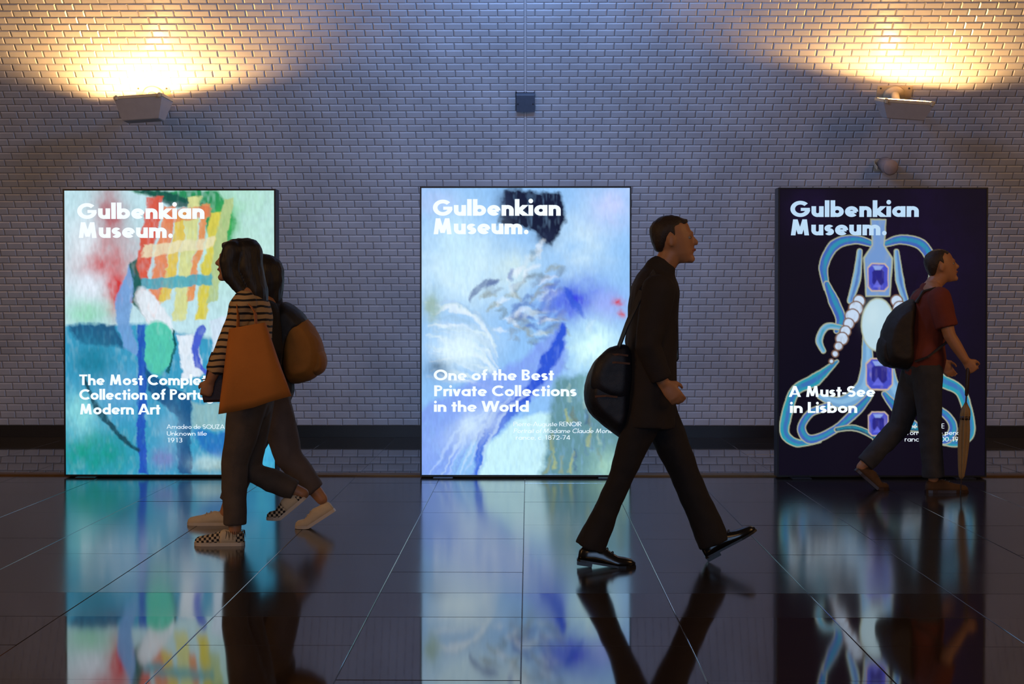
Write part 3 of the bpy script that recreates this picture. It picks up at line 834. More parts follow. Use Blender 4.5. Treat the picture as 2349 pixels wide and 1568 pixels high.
def lightbox(px0, px1, py0, img, strength, label, lines, back_col, back_strength, depth=.17):
    a = at(px0, 1096, LB_D); b = at(px1, py0, LB_D)
    x0, x1, z1 = a.x, b.x, b.z
    root = empty('advertising_lightbox', ((x0 + x1) / 2, LB_D + depth / 2, 0), label, 'lightbox', 'backlit museum posters along the wall')
    W = (x1 - x0) / 2; z0 = .012; y0, y1 = -depth / 2, depth / 2
    fr = MB(); t = .012
    for (p, q, r_, s_) in ((-W, W, z0, z0 + t), (-W, W, z1 - t, z1), (-W, -W + t, z0 + t, z1 - t), (W - t, W, z0 + t, z1 - t)):
        fr.box(p, q, y0, y1, r_, s_)
    fr.box(-W + t, W - t, -.02, .02, z0 + t, z1 - t)
    fr.build('frame', M['frame'], root)
    for sx in (-1, 1):
        fp = MB(); fp.box(sx * W * .78 - .075, sx * W * .78 + .075, y0 - .085, y1 + .085, 0, .011, .003); fp.build('foot_plate', M['plate'], root)
    # front print
    nx, ny = NX, NY
    xs = (-W + t) + uu * (2 * W - 2 * t); zs = (z1 - t) - vv * (z1 - z0 - 2 * t)
    V_ = np.stack([xs, np.full_like(xs, y0 + .006), zs], -1).reshape(-1, 3)
    idx = np.arange(nx * ny).reshape(ny, nx)
    Fq = np.stack([idx[:-1, :-1], idx[1:, :-1], idx[1:, 1:], idx[:-1, 1:]], -1).reshape(-1, 4)
    me = bpy.data.meshes.new('poster_print')
    me.vertices.add(len(V_)); me.vertices.foreach_set('co', V_.ravel())
    me.loops.add(Fq.size); me.loops.foreach_set('vertex_index', Fq.ravel())
    me.polygons.add(len(Fq)); me.polygons.foreach_set('loop_start', np.arange(0, Fq.size, 4)); me.polygons.foreach_set('loop_total', np.full(len(Fq), 4))
    me.update(calc_edges=True)
    ca = me.color_attributes.new('print', 'FLOAT_COLOR', 'POINT')
    ca.data.foreach_set('color', np.concatenate([img.reshape(-1, 3).clip(0, 1), np.ones((nx * ny, 1))], 1).ravel().astype(np.float32))
    me.materials.append(print_mat('backlit_print', strength))
    pn = link(bpy.data.objects.new('poster_print', me), root)
    bk = MB(); bk.box(-W + t, W - t, y1 - .012, y1 - .006, z0 + t, z1 - t)
    bk.build('back_panel', emit('back_panel_glow', back_col, back_strength), root)
    for ln in lines:
        kw = dict(ln[6]) if len(ln) > 6 else {}
        lettering('lettering', *ln[:6], LB_D + .0045, pn, kw.pop('m', M['letters']), **kw)
    return root


BIG, MID = dict(w=.232), dict(w=.205)
SM = dict(w=.105, X=.62, gap=.09)
lightbox(147.5, 632, 433, art_geometric(), 1.0, 'tall backlit poster with a green, blue and orange abstract print, white lettering', [
    ('Gulbenkian', 177, 502, 36.5, 'Gulbenkian', 293, BIG), ('Museum.', 178, 545.5, 36, 'Museum.', 220, BIG),
    ('The Most Complete', 182, 883, 24.5, 'The Most Complet', 294, MID), ('Collection of Portuguese', 182, 916.5, 24.5, 'Collection of', 199, MID), ('Modern Art', 182, 950, 24.5, 'Modern Art', 187, MID),
    ('Amadeo de SOUZA CARDOSO', 382.5, 983, 10, 'Amadeo de SOUZ', 122, SM), ('Unknown title', 383, 998.5, 10, 'Unknown title', 92, SM), ('1913', 383.5, 1014, 10.4, '1913', 35, SM)],
    srgb(150, 180, 190), .35)
lightbox(964, 1448.5, 427, art_wash(), 1.06, 'tall backlit poster with a pale blue and violet brushwork print, white lettering', [
    ('Gulbenkian', 993, 494.7, 37, 'Gulbenkian', 293, BIG), ('Museum.', 992, 537, 36.5, 'Museum.', 221, BIG),
    ('One of the Best', 995, 872, 25, 'One of the Best', 276, MID), ('Private Collections', 996, 908.3, 25, 'Private Collections', 327, MID), ('in the World', 995.5, 944, 25, 'in the World', 218, MID),
    ('Pierre-Auguste RENOIR', 1178, 977, 10.2, 'Pierre-Auguste RENOIR', 156, SM), ('Portrait of Madame Claude Monet', 1178, 992.6, 10.2, 'Portrait of Madame Claude', 183, dict(SM, slant=.2)), ('France, c. 1872-74', 1178, 1007.8, 10.2, 'France, c. 1872-74', 130, SM)],
    srgb(150, 190, 255), 1.3)
LD = dict(m=M['letters_dim'])
lightbox(1783, 2267, 429.5, art_jewel(), 1.0, 'tall backlit poster with a jewelled ornament on a near-black print', [
    ('Gulbenkian', 1813, 497.5, 37, 'Gulbenkian', 293, dict(BIG, **LD)), ('Museum.', 1811.5, 539.5, 36.5, 'Museum.', 222, dict(BIG, **LD)),
    ('A Must-See', 1810, 909.8, 25, 'A Must-See', 197, MID), ('in Lisbon', 1812, 946.6, 25, 'in Lisbon', 154, MID),
    ('René LALIQUE', 2070, 981.8, 10.8, 'René LALIQUE', 96, SM), ('Woman face pendant', 2070.5, 997, 10.8, 'Woman face pendant', 154, SM), ('France, c. 1900-1902', 2070, 1012, 10.8, 'France, c. 1900-1902', 147, SM)],
    srgb(60, 60, 90), .1)


# ------------------------------------------------------------------ wall lamps and small fittings
def wall_frame(px, py):
    s_ = wall_s_for(py); d, z, ph = wall_at(s_)
    return at(px, py, d), ph


def floodlight(px, py, label, wtop, wbot, hh, dtop, dbot, tilt, yaw, roll, power, proj, mount):
    p, ph = wall_frame(px, py)
    root = empty('wall_floodlight', p, label, 'wall lamp', 'warm wall floodlights above the posters')
    # wall plate with screws, lying on the leaning wall
    rot = Matrix.Rotation(ph, 4, 'X')
    pl = MB(); pl.box(-.155, .155, -.016, -.004, -.02, .13, .004)
    po = pl.build('wall_plate', M['lamp_cream'], root, rot=(ph, 0, 0), loc=mount)
    for sx in (-1, 1):
        sc = MB(); sc.limb([(sx * .125, -.015, .105), (sx * .125, -.021, .105)], [.008, .008], side=(0, 0, 1), n=10, round_ends=False); sc.build('screw', M['screw'], po, True)
    ar = MB()
    ar.limb([(0, -.012, .04), (0, -.05, .04)], [.095, .09], side=(1, 0, 0), n=24, round_ends=False)
    ar.limb([(0, -.04, .06), (0, -.14, .06), (0, -.26, .07)], [.04, .034, .03], side=(1, 0, 0), n=16)
    ar.build('swivel_mount', M['lamp_cream'], po, True)
    # housing: a tapered trough open upwards
    hd = empty('housing', (0, 0, 0)); hd.parent = root
    hd.location = (mount[0], -proj, mount[2] - .165); hd.rotation_euler = (tilt, roll, yaw)
    b = MB(); t2 = hh / 2
    r = lambda w_, d_, z: [(-w_ / 2, -d_ / 2, z), (w_ / 2, -d_ / 2, z), (w_ / 2, d_ / 2, z), (-w_ / 2, d_ / 2, z)]
    b.grid([r(wbot * .96, dbot * .9, -t2), r(wbot, dbot, -t2 + .006), r(wtop, dtop, t2 - .03), r(wtop, dtop, t2 - .004), r(wtop - .012, dtop - .012, t2 - .004), r(wbot - .012, dbot - .012, -t2 + .02)])
    b.build('shell', M['lamp_grey'], hd)
    rm = MB(); e = .018
    o_ = r(wtop + .012, dtop + .012, 0); i_ = r(wtop - .014, dtop - .014, 0)
    rg = lambda pts, z: [(x, y, z) for x, y, _ in pts]
    rm.grid([rg(i_, t2 - .02), rg(o_, t2 - .02), rg(o_, t2 + .004), rg(i_, t2 + .004), rg(i_, t2 - .02)], cap0=False, cap1=False)
    rm.build('glass_rim', M['lamp_cream'], hd)
    for sx in (-1, 1):
        cl = MB(); cl.box(sx * (wtop / 2 - .02) - .012, sx * (wtop / 2 - .02) + .012, -dtop / 2 - .014, -dtop / 2 + .01, t2 - .03, t2 + .01, .003); cl.build('clip', M['lamp_cream'], hd)
    g = MB(); g.limb([(-wbot / 2 + .05, 0, t2 - .095), (wbot / 2 - .05, 0, t2 - .095)], [.011, .011], side=(0, 0, 1), n=12)
    g.build('lamp_tube', M['glass'], hd, True)
    for sx in (-1, 1):
        g = MB(); g.box(sx * (wbot / 2 - .035) - .012, sx * (wbot / 2 - .035) + .012, -.018, .018, -t2 + .02, t2 - .08); g.build('lamp_holder', M['lamp_cream'], hd)
    # the flood's reflector throws more light to the sides than straight up (batwing distribution)
    l = bpy.data.lights.new('lamp_beam', 'POINT'); l.shadow_soft_size = .035
    l.energy = power; l.color = (1, .55, .19); l.use_nodes = True
    nt = l.node_tree; em = nt.nodes['Emission']; ge = nt.nodes.new('ShaderNodeNewGeometry'); sx_ = nt.nodes.new('ShaderNodeSeparateXYZ')
    m1 = nt.nodes.new('ShaderNodeMath'); m1.operation = 'MULTIPLY'; m2 = nt.nodes.new('ShaderNodeMath'); m2.operation = 'MULTIPLY_ADD'
    m2.inputs[1].default_value = -.78; m2.inputs[2].default_value = 1.0
    nt.links.new(ge.outputs['Incoming'], sx_.inputs[0]); nt.links.new(sx_.outputs[2], m1.inputs[0]); nt.links.new(sx_.outputs[2], m1.inputs[1])
    nt.links.new(m1.outputs[0], m2.inputs[0]); nt.links.new(m2.outputs[0], em.inputs['Strength'])
    lo = bpy.data.objects.new('lamp_beam', l); link(lo, hd); lo.location = (0, 0, t2 - .066)
    return root


floodlight(342, 222, 'grey tapered floodlight on the wall above the green poster', .44, .34, .20, .22, .12, R(-6), R(-12), R(-2), 215, .42, (.05, 0, .0))
floodlight(2048, 222, 'grey tapered floodlight with lit glass edge above the dark poster', .46, .34, .16, .18, .12, R(11), R(12), R(2), 190, .42, (.0, 0, .0))

p, ph = wall_frame(1205.5, 231)
jb = empty('junction_box', p, 'small square slate-grey cover box high on the wall seam', 'box')
jb.rotation_euler = (ph, 0, 0)
q = MB(); q.box(-.083, .083, -.045, -.003, -.095, .095, .005); body = q.build('cover', M['box_grey'], jb)
q = MB(); q.box(-.088, .078, -.012, -.001, -.099, .099); q.build('back_plate', M['frame'], jb)
for sx in (-1, 1):
    q = MB(); q.limb([(sx * .067, -.044, 0), (sx * .067, -.048, 0)], [.006, .006], side=(0, 0, 1), n=10, round_ends=False); q.build('screw', M['screw'], jb, True)

p, ph = wall_frame(2022, 385)
sp = empty('wall_speaker', p, 'small beige drum speaker on a bracket above the dark poster', 'speaker')
q = MB(); q.box(-.072, .075, -.012, -.002, -.03, .10, .004); q.build('mounting_plate', M['lamp_cream'], sp, rot=(ph, 0, 0))
q = MB(); q.strip([(-.07, -.01, .07), (-.085, -.10, .02), (-.075, -.17, -.02)], .03, .006, (0, 0, 1)); q.build('yoke_arm', M['lamp_cream'], sp)
q = MB(); q.strip([(.07, -.01, .07), (.085, -.10, .02), (.075, -.17, -.02)], .03, .006, (0, 0, 1)); q.build('yoke_arm', M['lamp_cream'], sp)
q = MB(); q.limb([(.012, -.04, .035), (.02, -.10, .016), (.03, -.235, -.016)], [.066, .068, .071], side=(1, 0, 0), n=32, round_ends=False); dr = q.build('drum', M['drum'], sp, True)
q = MB(); q.limb([(.0302, -.235, -.0155), (.0306, -.240, -.0165)], [.068, .064], side=(1, 0, 0), n=32, round_ends=False); q.build('grille', M['drum'], sp, True)
q = MB(); q.limb([(.0, -.012, .09), (-.005, -.03, .13), (-.02, -.016, .155)], [.004, .004, .004], n=8); q.limb([(-.02, -.016, .155), (-.022, -.010, .162)], [.008, .008], n=8); q.build('cable', M['screw'], sp, True)


# ------------------------------------------------------------------ people
class Figure:
    """joints are taken on the plane D metres down the hall; n is the offset towards the viewer"""
    def __init__(s, D, base_px, face, label):
        s.D, s.face = D, face
        s.bx = at(base_px, 900, D).x
        s.root = empty('person', (s.bx, D, 0), label, 'person')

    def J(s, px, py, n=0.):
        p = at(px, py, s.D); return Vector((p.x - s.bx, -n, p.z))

    def fwd(s, x, n, z): return Vector((s.face * x, -n, z))

    def build_body(s, head_c, H, tilt, neck, torso, arms, legs, hands, bulk=1., vox=.0075):
        m = MB(); f = s.face
        M3 = Matrix.Rotation(-f * tilt, 3, 'Y')

        def hp(x, n, z): return head_c + M3 @ Vector((f * x * H, -n * H, (z - .5) * H))
        prof = [(-.02, .20, .10, .10), (.06, .17, .20, .17), (.18, .10, .31, .235), (.34, .03, .385, .285), (.5, .0, .42, .315), (.65, -.03, .43, .325), (.8, -.04, .40, .30), (.92, -.04, .29, .22), (.985, -.04, .13, .10)]
        m.grid([[hp(cx + rx * math.cos(a), ry * math.sin(a), z) for a in [2 * math.pi * k / 18 for k in range(18)]] for z, cx, rx, ry in prof])
        m.limb([hp(.39, 0, .57), hp(.445, 0, .46), hp(.475, 0, .385)], [.034 * H, .043 * H, .066 * H], n=10)     # nose
        m.limb([hp(.34, .16, .57), hp(.41, .0, .59), hp(.34, -.16, .57)], [.035 * H, .05 * H, .035 * H], side=(0, 0, 1), n=8)   # brow
        m.limb([hp(.37, .1, .225), hp(.42, 0, .235), hp(.37, -.1, .225)], [.03 * H, .042 * H, .03 * H], side=(0, 0, 1), n=8)   # lips
        m.limb([hp(.33, -.04, .05), hp(.34, .04, .05)], [.09 * H, .09 * H], n=10)                                         # chin
        for sg in (-1, 1): m.ball(hp(-.06, sg * .33, .47), .085 * H, .03 * H, .14 * H, 10, 7)
        m.limb([neck[0], neck[1], hp(-.05, 0, .22)], [.062 * bulk, .054 * bulk, .056 * bulk])
        for pts, rad in torso: m.limb(pts, rad, n=20)
        for pts, rad in arms: m.limb(pts, rad)
        for pts, rad in legs: m.limb(pts, rad)
        for h in hands: s.hand(m, *h)
        o = m.skin('body', M['skin'], s.root, vox, 3)
        s.hp = hp; s.M3 = M3; s.H = H
        for sg in (-1, 1):
            e = MB(); e.ball(hp(.325, sg * .15, .5), .052 * H, .055 * H, .042 * H, 12, 8); eo = e.build('eye', M['eye'], s.root, True)
            e = MB(); e.ball(hp(.367, sg * .152, .5), .014 * H, .03 * H, .03 * H, 10, 6); e.build('iris', M['iris'], eo, True)
        e = MB(); e.limb([hp(.375, .1, .228), hp(.437, 0, .236), hp(.375, -.1, .228)], [.02 * H, .032 * H, .02 * H], side=(0, 0, 1), n=10); e.build('lips', M['lips'], s.root, True)
        return o

    def hand(s, m, wrist, d, palm, thumb, k=1., curl=(.35, .5, .4)):
        d = Vector(d).normalized(); palm = Vector(palm); palm = (palm - d * palm.dot(d)).normalized(); sd = d.cross(palm)
        if sd.dot(Vector(thumb)) < 0: sd = -sd
        wrist = Vector(wrist)
        m.limb([wrist - d * .02 * k, wrist + d * .02 * k, wrist + d * .06 * k, wrist + d * .088 * k], [(.020 * k, .026 * k), (.018 * k, .032 * k), (.016 * k, .040 * k), (.012 * k, .038 * k)], side=sd, n=12)
        for i, (o, l) in enumerate(((.030, .070), (.010, .078), (-.010, .073), (-.029, .058))):
            p = wrist + d * (.084 - abs(o) * .15) * k + sd * o * k; a = 0; pts = [p - d * .02 * k, p]
            for j, fr in enumerate((.44, .32, .24)):
                a += curl[j] * (1 + .12 * i)
                p = p + (d * math.cos(a) + palm * math.sin(a) + sd * (o * .6)) * l * fr * k; pts.append(p)
            m.limb(pts, [.0095 * k, .0095 * k, .0088 * k, .0082 * k, .007 * k], side=sd, n=8)
        p = wrist + d * .022 * k + sd * .022 * k
        pts = [p, p + (d * .6 + sd * .7 + palm * .25) * .035 * k, p + (d * 1.35 + sd * .95 + palm * .75) * .035 * k, p + (d * 2.0 + sd * 1.0 + palm * 1.5) * .030 * k]
        m.limb(pts, [.013 * k, .0115 * k, .0098 * k, .008 * k], side=palm, n=8)

    def cloth(s, name, shells, m, vox=.009, wrinkle=.004, wscale=13, stretch=(1, 1, .6), smooth=4, parent=None, label=None):
        b = MB()
        for pts, rad in shells: b.limb(pts, rad, n=20, round_ends=True, flat_end=True)
        o = b.skin(name, m, parent or s.root, vox, smooth, wrinkle, wscale, stretch)
        if label: o['label'] = label
        return o

    def shoe(s, x, z, n, L, bend, kind, mu, ms, ml=None, name='shoe', label=None):
        """x, z: ground point under the heel (before bending) in root coordinates"""
        f = s.face; k = L / .28; pv = .70 * L

        def T(px_, py_, pz_):
            X_, Z_ = px_, pz_
            if bend > 0 and px_ < pv:
                dx = px_ - pv; X_ = pv + dx * math.cos(bend) + pz_ * math.sin(bend); Z_ = -dx * math.sin(bend) + pz_ * math.cos(bend)
            elif bend < 0:
                X_ = px_ * math.cos(bend) + pz_ * math.sin(bend); Z_ = -px_ * math.sin(bend) + pz_ * math.cos(bend)
            return Vector((x + f * X_, -n - py_, z + Z_))
        if kind == 'dress': prof = [(0, .02, .045), (.05, .030, .062), (.16, .034, .072), (.30, .035, .082), (.42, .037, .076), (.55, .041, .058), (.70, .046, .044), (.83, .042, .038), (.93, .030, .031), (1.0, .012, .016)]
        else: prof = [(0, .022, .050), (.04, .031, .066), (.14, .036, .070), (.26, .037, .070), (.40, .040, .076), (.52, .043, .064), (.68, .048, .050), (.84, .046, .042), (.95, .034, .034), (1.0, .014, .020)]
        st = .020 if kind != 'dress' else .011
        so = MB(); up = MB(); n_ = 16
        rings = []
        for t, hw, zt in prof:
            r = []
            for i in range(n_):
                a = math.pi * i / (n_ - 1)
                r.append(T(t * L, hw * k * math.copysign(abs(math.cos(a)) ** .7, math.cos(a)), st * k * .7 + (zt * k) * math.sin(a) ** .62))
            rings.append(r)
        up.grid(rings); uo = up.build('shoe_upper' if name != 'shoe' else name, mu, s.root, True)
        if label: uo['label'] = label
        rings = []
        sub = sorted(set([p_[0] for p_ in prof] + [.2, .33, .47, .62, .76, .9]))
        for t in sub:
            hw = np.interp(t, [p_[0] for p_ in prof], [p_[1] for p_ in prof]) * k + .004
            lo = 0
            hi = st * k
            rings.append([T(t * L * 1.02 - .003, hw, lo), T(t * L * 1.02 - .003, hw, hi), T(t * L * 1.02 - .003, -hw, hi), T(t * L * 1.02 - .003, -hw, lo)])
        so.grid(rings)
        if kind == 'dress':
            so.grid([[T(a_, b_, c_) for a_, b_, c_ in ((.0, .03, z_), (.075, .032, z_), (.075, -.032, z_), (.0, -.03, z_))] for z_ in (-.018, .002)])
        so.build('sole', ms, uo)
        if kind == 'slip':
            gs = MB(); rings = []
            for t in (.13, .18, .24, .30, .36, .42, .47):
                hw = np.interp(t, [p_[0] for p_ in prof], [p_[1] for p_ in prof]) * k; zt = np.interp(t, [p_[0] for p_ in prof], [p_[2] for p_ in prof]) * k
                e_ = 1 + .035 * min(1, (t - .13) / .04, (.47 - t) / .04)
                rings.append([T(t * L, hw * e_ * math.copysign(abs(math.cos(a)) ** .7, math.cos(a)), st * k * .7 + zt * e_ * math.sin(a) ** .62) for a in [math.pi * i / 15 for i in range(16)]])
            gs.grid(rings); gs.build('side_gusset', M['canvas_white'], uo, True)
        if ml:
            lc = MB()
            for t in (.44, .49, .54, .59):
                hw = np.interp(t, [p_[0] for p_ in prof], [p_[1] for p_ in prof]) * k; zt = np.interp(t, [p_[0] for p_ in prof], [p_[2] for p_ in prof]) * k
                pts = [T(t * L + .004 * i_ * (-1) ** int(t * 100), hw * c_, st * k * .7 + zt * s_ + .002) for i_, (c_, s_) in enumerate(((.62, .86), (.3, .97), (0, 1.0), (-.3, .97), (-.62, .86)))]
                lc.limb(pts, [.0028] * 5, n=6)
            lc.build('laces', ml, uo, True)
        return uo

    def hair_cap(s, m, long=None, ext=1.0, low=.42, front=.30):
        hp = s.hp; b = MB()
        if long: prof = [(low - .1, -.20, .20, .24), (low, -.17, .28, .315), (.56, -.12, .345, .35), (.68, -.07, .40, .362), (.80, -.05, .42, .345), (.92, -.05, .35, .27), (1.0, -.05, .21, .17), (1.035, -.05, .08, .06)]
        else: prof = [(.27, -.30, .08, .16), (.36, -.27, .15, .24), (.48, -.24, .21, .30), (.60, -.20, .27, .335), (.70, -.14, .335, .345), (.80, -.075, .385, .325), (.90, -.05, .34, .26), (.98, -.05, .21, .17), (1.02, -.05, .08, .06)]
        b.grid([[hp(cx + rx * ext * math.cos(a), ry * ext * math.sin(a), z) for a in [2 * math.pi * k / 20 for k in range(20)]] for z, cx, rx, ry in prof])
        if long: b.limb([hp(front, .22, .80), hp(front + .06, 0, .84), hp(front, -.22, .80)], [.07 * s.H] * 3, side=(0, 0, 1), n=10)
        else:
            b.limb([hp(front, .20, .83), hp(front + .07, 0, .86), hp(front, -.20, .83)], [.04 * s.H] * 3, side=(0, 0, 1), n=10)
            for sg in (-1, 1): b.limb([hp(-.0, sg * .30, .68), hp(.02, sg * .315, .52)], [.05 * s.H, .025 * s.H], n=8)
        if long:
            for pts, rad in long: b.limb(pts, rad, n=16)
        return b.skin('hair', m, s.root, .0075, 3, .003, 45, (1, 1, .3))


def add(r, e): return (r[0] + e, r[1] + e) if isinstance(r, (tuple, list)) else r + e


def grow(sh, e): return (sh[0], [add(r, e) for r in sh[1]])


def lerp(a, b, t): return Vector(a).lerp(Vector(b), t)


def torso_shell(hip, neck, k=1., wide=1.):
    rel = [(-.10, .085, .115), (.0, .115, .160), (.15, .118, .160), (.35, .100, .135), (.55, .108, .145), (.75, .116, .160), (.90, .100, .165), (.98, .070, .130)]
    return ([lerp(hip, neck, t) for t, _, _ in rel], [(a * k, b * k * wide) for _, a, b in rel])


# --- woman with tote, striped jersey and checkerboard shoes
A = Figure(8.86, 555, -1, 'walking woman in striped jersey and checkerboard slip-on shoes, tote on her shoulder')
hipc, neckb = A.J(578, 895), A.J(572, 672)
tor = torso_shell(hipc, neckb, .93, .95)
sh_n, sh_f = A.J(574, 694, .165), A.J(568, 694, -.165)
el_n, wr_n = A.J(532, 795, .20), A.J(497, 868, .17)
el_f, wr_f = A.J(580, 800, -.21), A.J(548, 880, -.2)
arm_n = ([sh_n, lerp(sh_n, el_n, .5), el_n, lerp(el_n, wr_n, .4), wr_n], [.050, .043, .037, .036, .026])
arm_f = ([sh_f, lerp(sh_f, el_f, .5), el_f, lerp(el_f, wr_f, .4), wr_f], [.050, .043, .037, .036, .026])
hn, kn, an = A.J(578, 905, .075), A.J(544, 1062, .08), A.J(546, 1214, .09)
hf, kf, af = A.J(580, 905, -.075), A.J(566, 1082, -.08), A.J(690, 1136, -.085)
leg_n = ([hn, lerp(hn, kn, .5), kn, lerp(kn, an, .35), an], [.088, .074, .052, .052, .034])
leg_f = ([hf, lerp(hf, kf, .5), kf, lerp(kf, af, .35), af], [.088, .074, .052, .052, .034])
A.build_body(A.J(545, 597), .228, R(6), (neckb, A.J(563, 655)), [tor], [arm_n, arm_f], [leg_n, leg_f],
             [(wr_n, A.J(483, 905, .16) - wr_n, (0, 1, 0), (-1, 0, 0), .92, (.7, .8, .5)), (wr_f, (-.4, 0, -1), (0, -1, 0), (-1, 0, 0), .92)], .9)
A.cloth('striped_jersey', [grow(tor, .017), ([sh_n, lerp(sh_n, el_n, .5), el_n, lerp(el_n, wr_n, .75)], [.068, .060, .055, .048]), ([sh_f, lerp(sh_f, el_f, .5), el_f, lerp(el_f, wr_f, .75)], [.068, .060, .055, .048]),
                           ([neckb + Vector((0, 0, -.02)), A.J(568, 664)], [.075, .062])], M['stripe'], wrinkle=.005)
pel = ([lerp(hipc, neckb, -.12), hipc, lerp(hipc, neckb, .14)], [(.11, .14), (.135, .172), (.122, .158)])
hem = lerp(kn, an, .90)
A.cloth('jeans', [pel, ([hn, lerp(hn, kn, .5), kn, lerp(kn, an, .4), hem], [.112, .094, .074, .068, .063]),
                  ([hf, lerp(hf, kf, .5), kf, lerp(kf, af, .4), lerp(kf, af, .86)], [.112, .094, .074, .068, .060])], M['jeans_brown'], wrinkle=.004)
hm = MB()
for i in range(26):
    a = i / 26 * 6.283; c = hem + Vector((.052 * math.cos(a), .052 * math.sin(a), -.03)); hm.limb([c, c + Vector((random.uniform(-.006, .006), random.uniform(-.004, .004), -random.uniform(.025, .045)))], [.0022, .001], n=5)
hm.build('frayed_hem', M['jeans_brown'], A.root)
hx = A.J(566, 1247).x
A.shoe(hx, .0, .09, .266, 0, 'slip', M['checker'], M['rubber_white'], label='black and cream checkerboard slip-on shoe')
A.shoe(A.J(716, 1180).x, A.J(640, 1188).z - .02, -.085, .262, R(40), 'slip', M['checker'], M['rubber_white'])
A.hair_cap(M['hair'], [([A.hp(-.22, 0, .7), A.hp(-.30, 0, .35), A.J(592, 668), A.J(602, 720)], [(.085, .09), (.075, .10), (.055, .10), (.03, .07)]),
                       ([A.hp(.10, .25, .72), A.hp(.14, .28, .42), A.hp(.06, .29, .12), A.J(560, 668, .08)], [.058, .055, .05, .03]), ([A.hp(.12, -.25, .72), A.hp(.14, -.28, .42), A.hp(.06, -.29, .12)], [.055, .05, .03])], 1.04, .38, .30)

# tote bag hanging at her near side
tb = empty('tote_bag', (A.bx, A.D, 0), 'orange canvas tote bag hanging from the shoulder of the striped-jersey woman', 'bag')
q = MB()
TL, TR, BR, BL = A.J(548, 752), A.J(628, 738), A.J(686, 903), A.J(524, 944)
rings = []
for i in range(11):
    t = i / 10; a, b = TL.lerp(BL, t), TR.lerp(BR, t); th = .03 + .055 * math.sin(math.pi * min(1, t * .75 + .12)); r_ = []
    for k in range(24):
        u = 2 * math.pi * k / 24; cu, su = math.cos(u), math.sin(u)
        sx = math.copysign(abs(cu) ** .45, cu) * .5 + .5; sy = math.copysign(abs(su) ** .7, su)
        pnt = a.lerp(b, sx); pnt.y = -.285 - sy * th * (1 - .25 * abs(cu) ** 6) + .006 * math.sin(9 * sx + 5 * t); pnt.z += .006 * math.sin(7 * sx + t * 8) * t
        r_.append(pnt)
    rings.append(r_)
q.grid(rings, cap0=False); q.grid([[Vector((p_.x * .97 + .03 * (TL.x + TR.x) / 2, p_.y * .8 - .285 * .2, p_.z - .002)) for p_ in rings[0]], [Vector((p_.x, p_.y * .9 - .0285, p_.z - .06)) for p_ in rings[1]]], cap0=False)
q.build('bag_body', M['tote'], tb, True)
for yo in (-.305, -.265):
    q = MB(); st = A.J(571, 676); st.y = yo * .66
    q.strip([Vector((TL.lerp(TR, .22).x, yo, TL.z - .05)), Vector((TL.lerp(TR, .25).x, yo, TL.z + .06)), st + Vector((-.03, .0, -.045)), st, st + Vector((.032, 0, -.045)), Vector((TL.lerp(TR, .72).x, yo, TR.z + .05)), Vector((TL.lerp(TR, .76).x, yo, TR.z - .05))], .024, .004, (0, 1, 0))
    q.build('handle', M['tote'], tb)
# pouch in her near hand
pc = empty('clutch_pouch', (A.bx, A.D, 0), 'dark brown leather pouch carried in front of the striped-jersey woman', 'pouch')
q = MB(); c0 = [A.J(492, 806), A.J(522, 802), A.J(522, 918), A.J(472, 920)]
def rr(y, e):
    cen = sum(c0, Vector()) / 4; out = []
    for i in range(4):
        a, b, c = c0[i - 1], c0[i], c0[(i + 1) % 4]
        for p_ in (b.lerp(a, .12), b.lerp(c, .12)): out.append(cen + (p_ - cen) * e + Vector((0, y, 0)))
    return out
q.grid([rr(-.135, .9), rr(-.128, 1), rr(-.102, 1), rr(-.095, .9)]); q.build('pouch_body', M['pouch'], pc)
q = MB(); q.strip([A.J(474, 868) + Vector((0, -.137, 0)), A.J(520, 862) + Vector((0, -.137, 0))], .006, .004, (0, 0, 1)); q.build('zip', M['frame'], pc)

# --- second walker beyond her, with the mustard backpack
B = Figure(9.52, 610, -1, 'walker in charcoal jacket and white sneakers beyond the striped-jersey woman')
hipc, neckb = B.J(622, 900), B.J(616, 692)
tor = torso_shell(hipc, neckb, .95)
sh_n, sh_f = B.J(622, 714, .17), B.J(614, 714, -.17)
el_n, wr_n = B.J(640, 800, .21), B.J(600, 868, .2)
el_f, wr_f = B.J(600, 805, -.21), B.J(560, 860, -.2)
mk = lambda a, b, c, k=1.: ([a, lerp(a, b, .5), b, lerp(b, c, .4), c], [.052 * k, .045 * k, .039 * k, .037 * k, .027 * k])
hn, kn, an = B.J(625, 908, .08), B.J(668, 1046, .08), B.J(742, 1140, .08)
hf, kf, af = B.J(618, 908, -.08), B.J(560, 1050, -.08), B.J(512, 1180, -.07)
mkl = lambda a, b, c, k=1.: ([a, lerp(a, b, .5), b, lerp(b, c, .35), c], [.088 * k, .074 * k, .053 * k, .052 * k, .036 * k])
B.build_body(B.J(600, 628), .225, R(8), (neckb, B.J(609, 678)), [tor], [mk(sh_n, el_n, wr_n), mk(sh_f, el_f, wr_f)], [mkl(hn, kn, an), mkl(hf, kf, af)],
             [(wr_n, (-.7, 0, -.6), (0, 1, 0), (-1, 0, .3), .92), (wr_f, (-.7, 0, -.6), (0, -1, 0), (-1, 0, .3), .92)], .95)
B.cloth('jacket', [grow(tor, .026), ([sh_n, lerp(sh_n, el_n, .5), el_n, lerp(el_n, wr_n, .9)], [.074, .066, .058, .046]), ([sh_f, lerp(sh_f, el_f, .5), el_f, lerp(el_f, wr_f, .9)], [.074, .066, .058, .046]),
                   ([neckb, B.J(612, 672)], [.085, .075])], M['charcoal'], wrinkle=.005)
pel = ([lerp(hipc, neckb, -.12), hipc, lerp(hipc, neckb, .12)], [(.11, .14), (.135, .172), (.122, .158)])
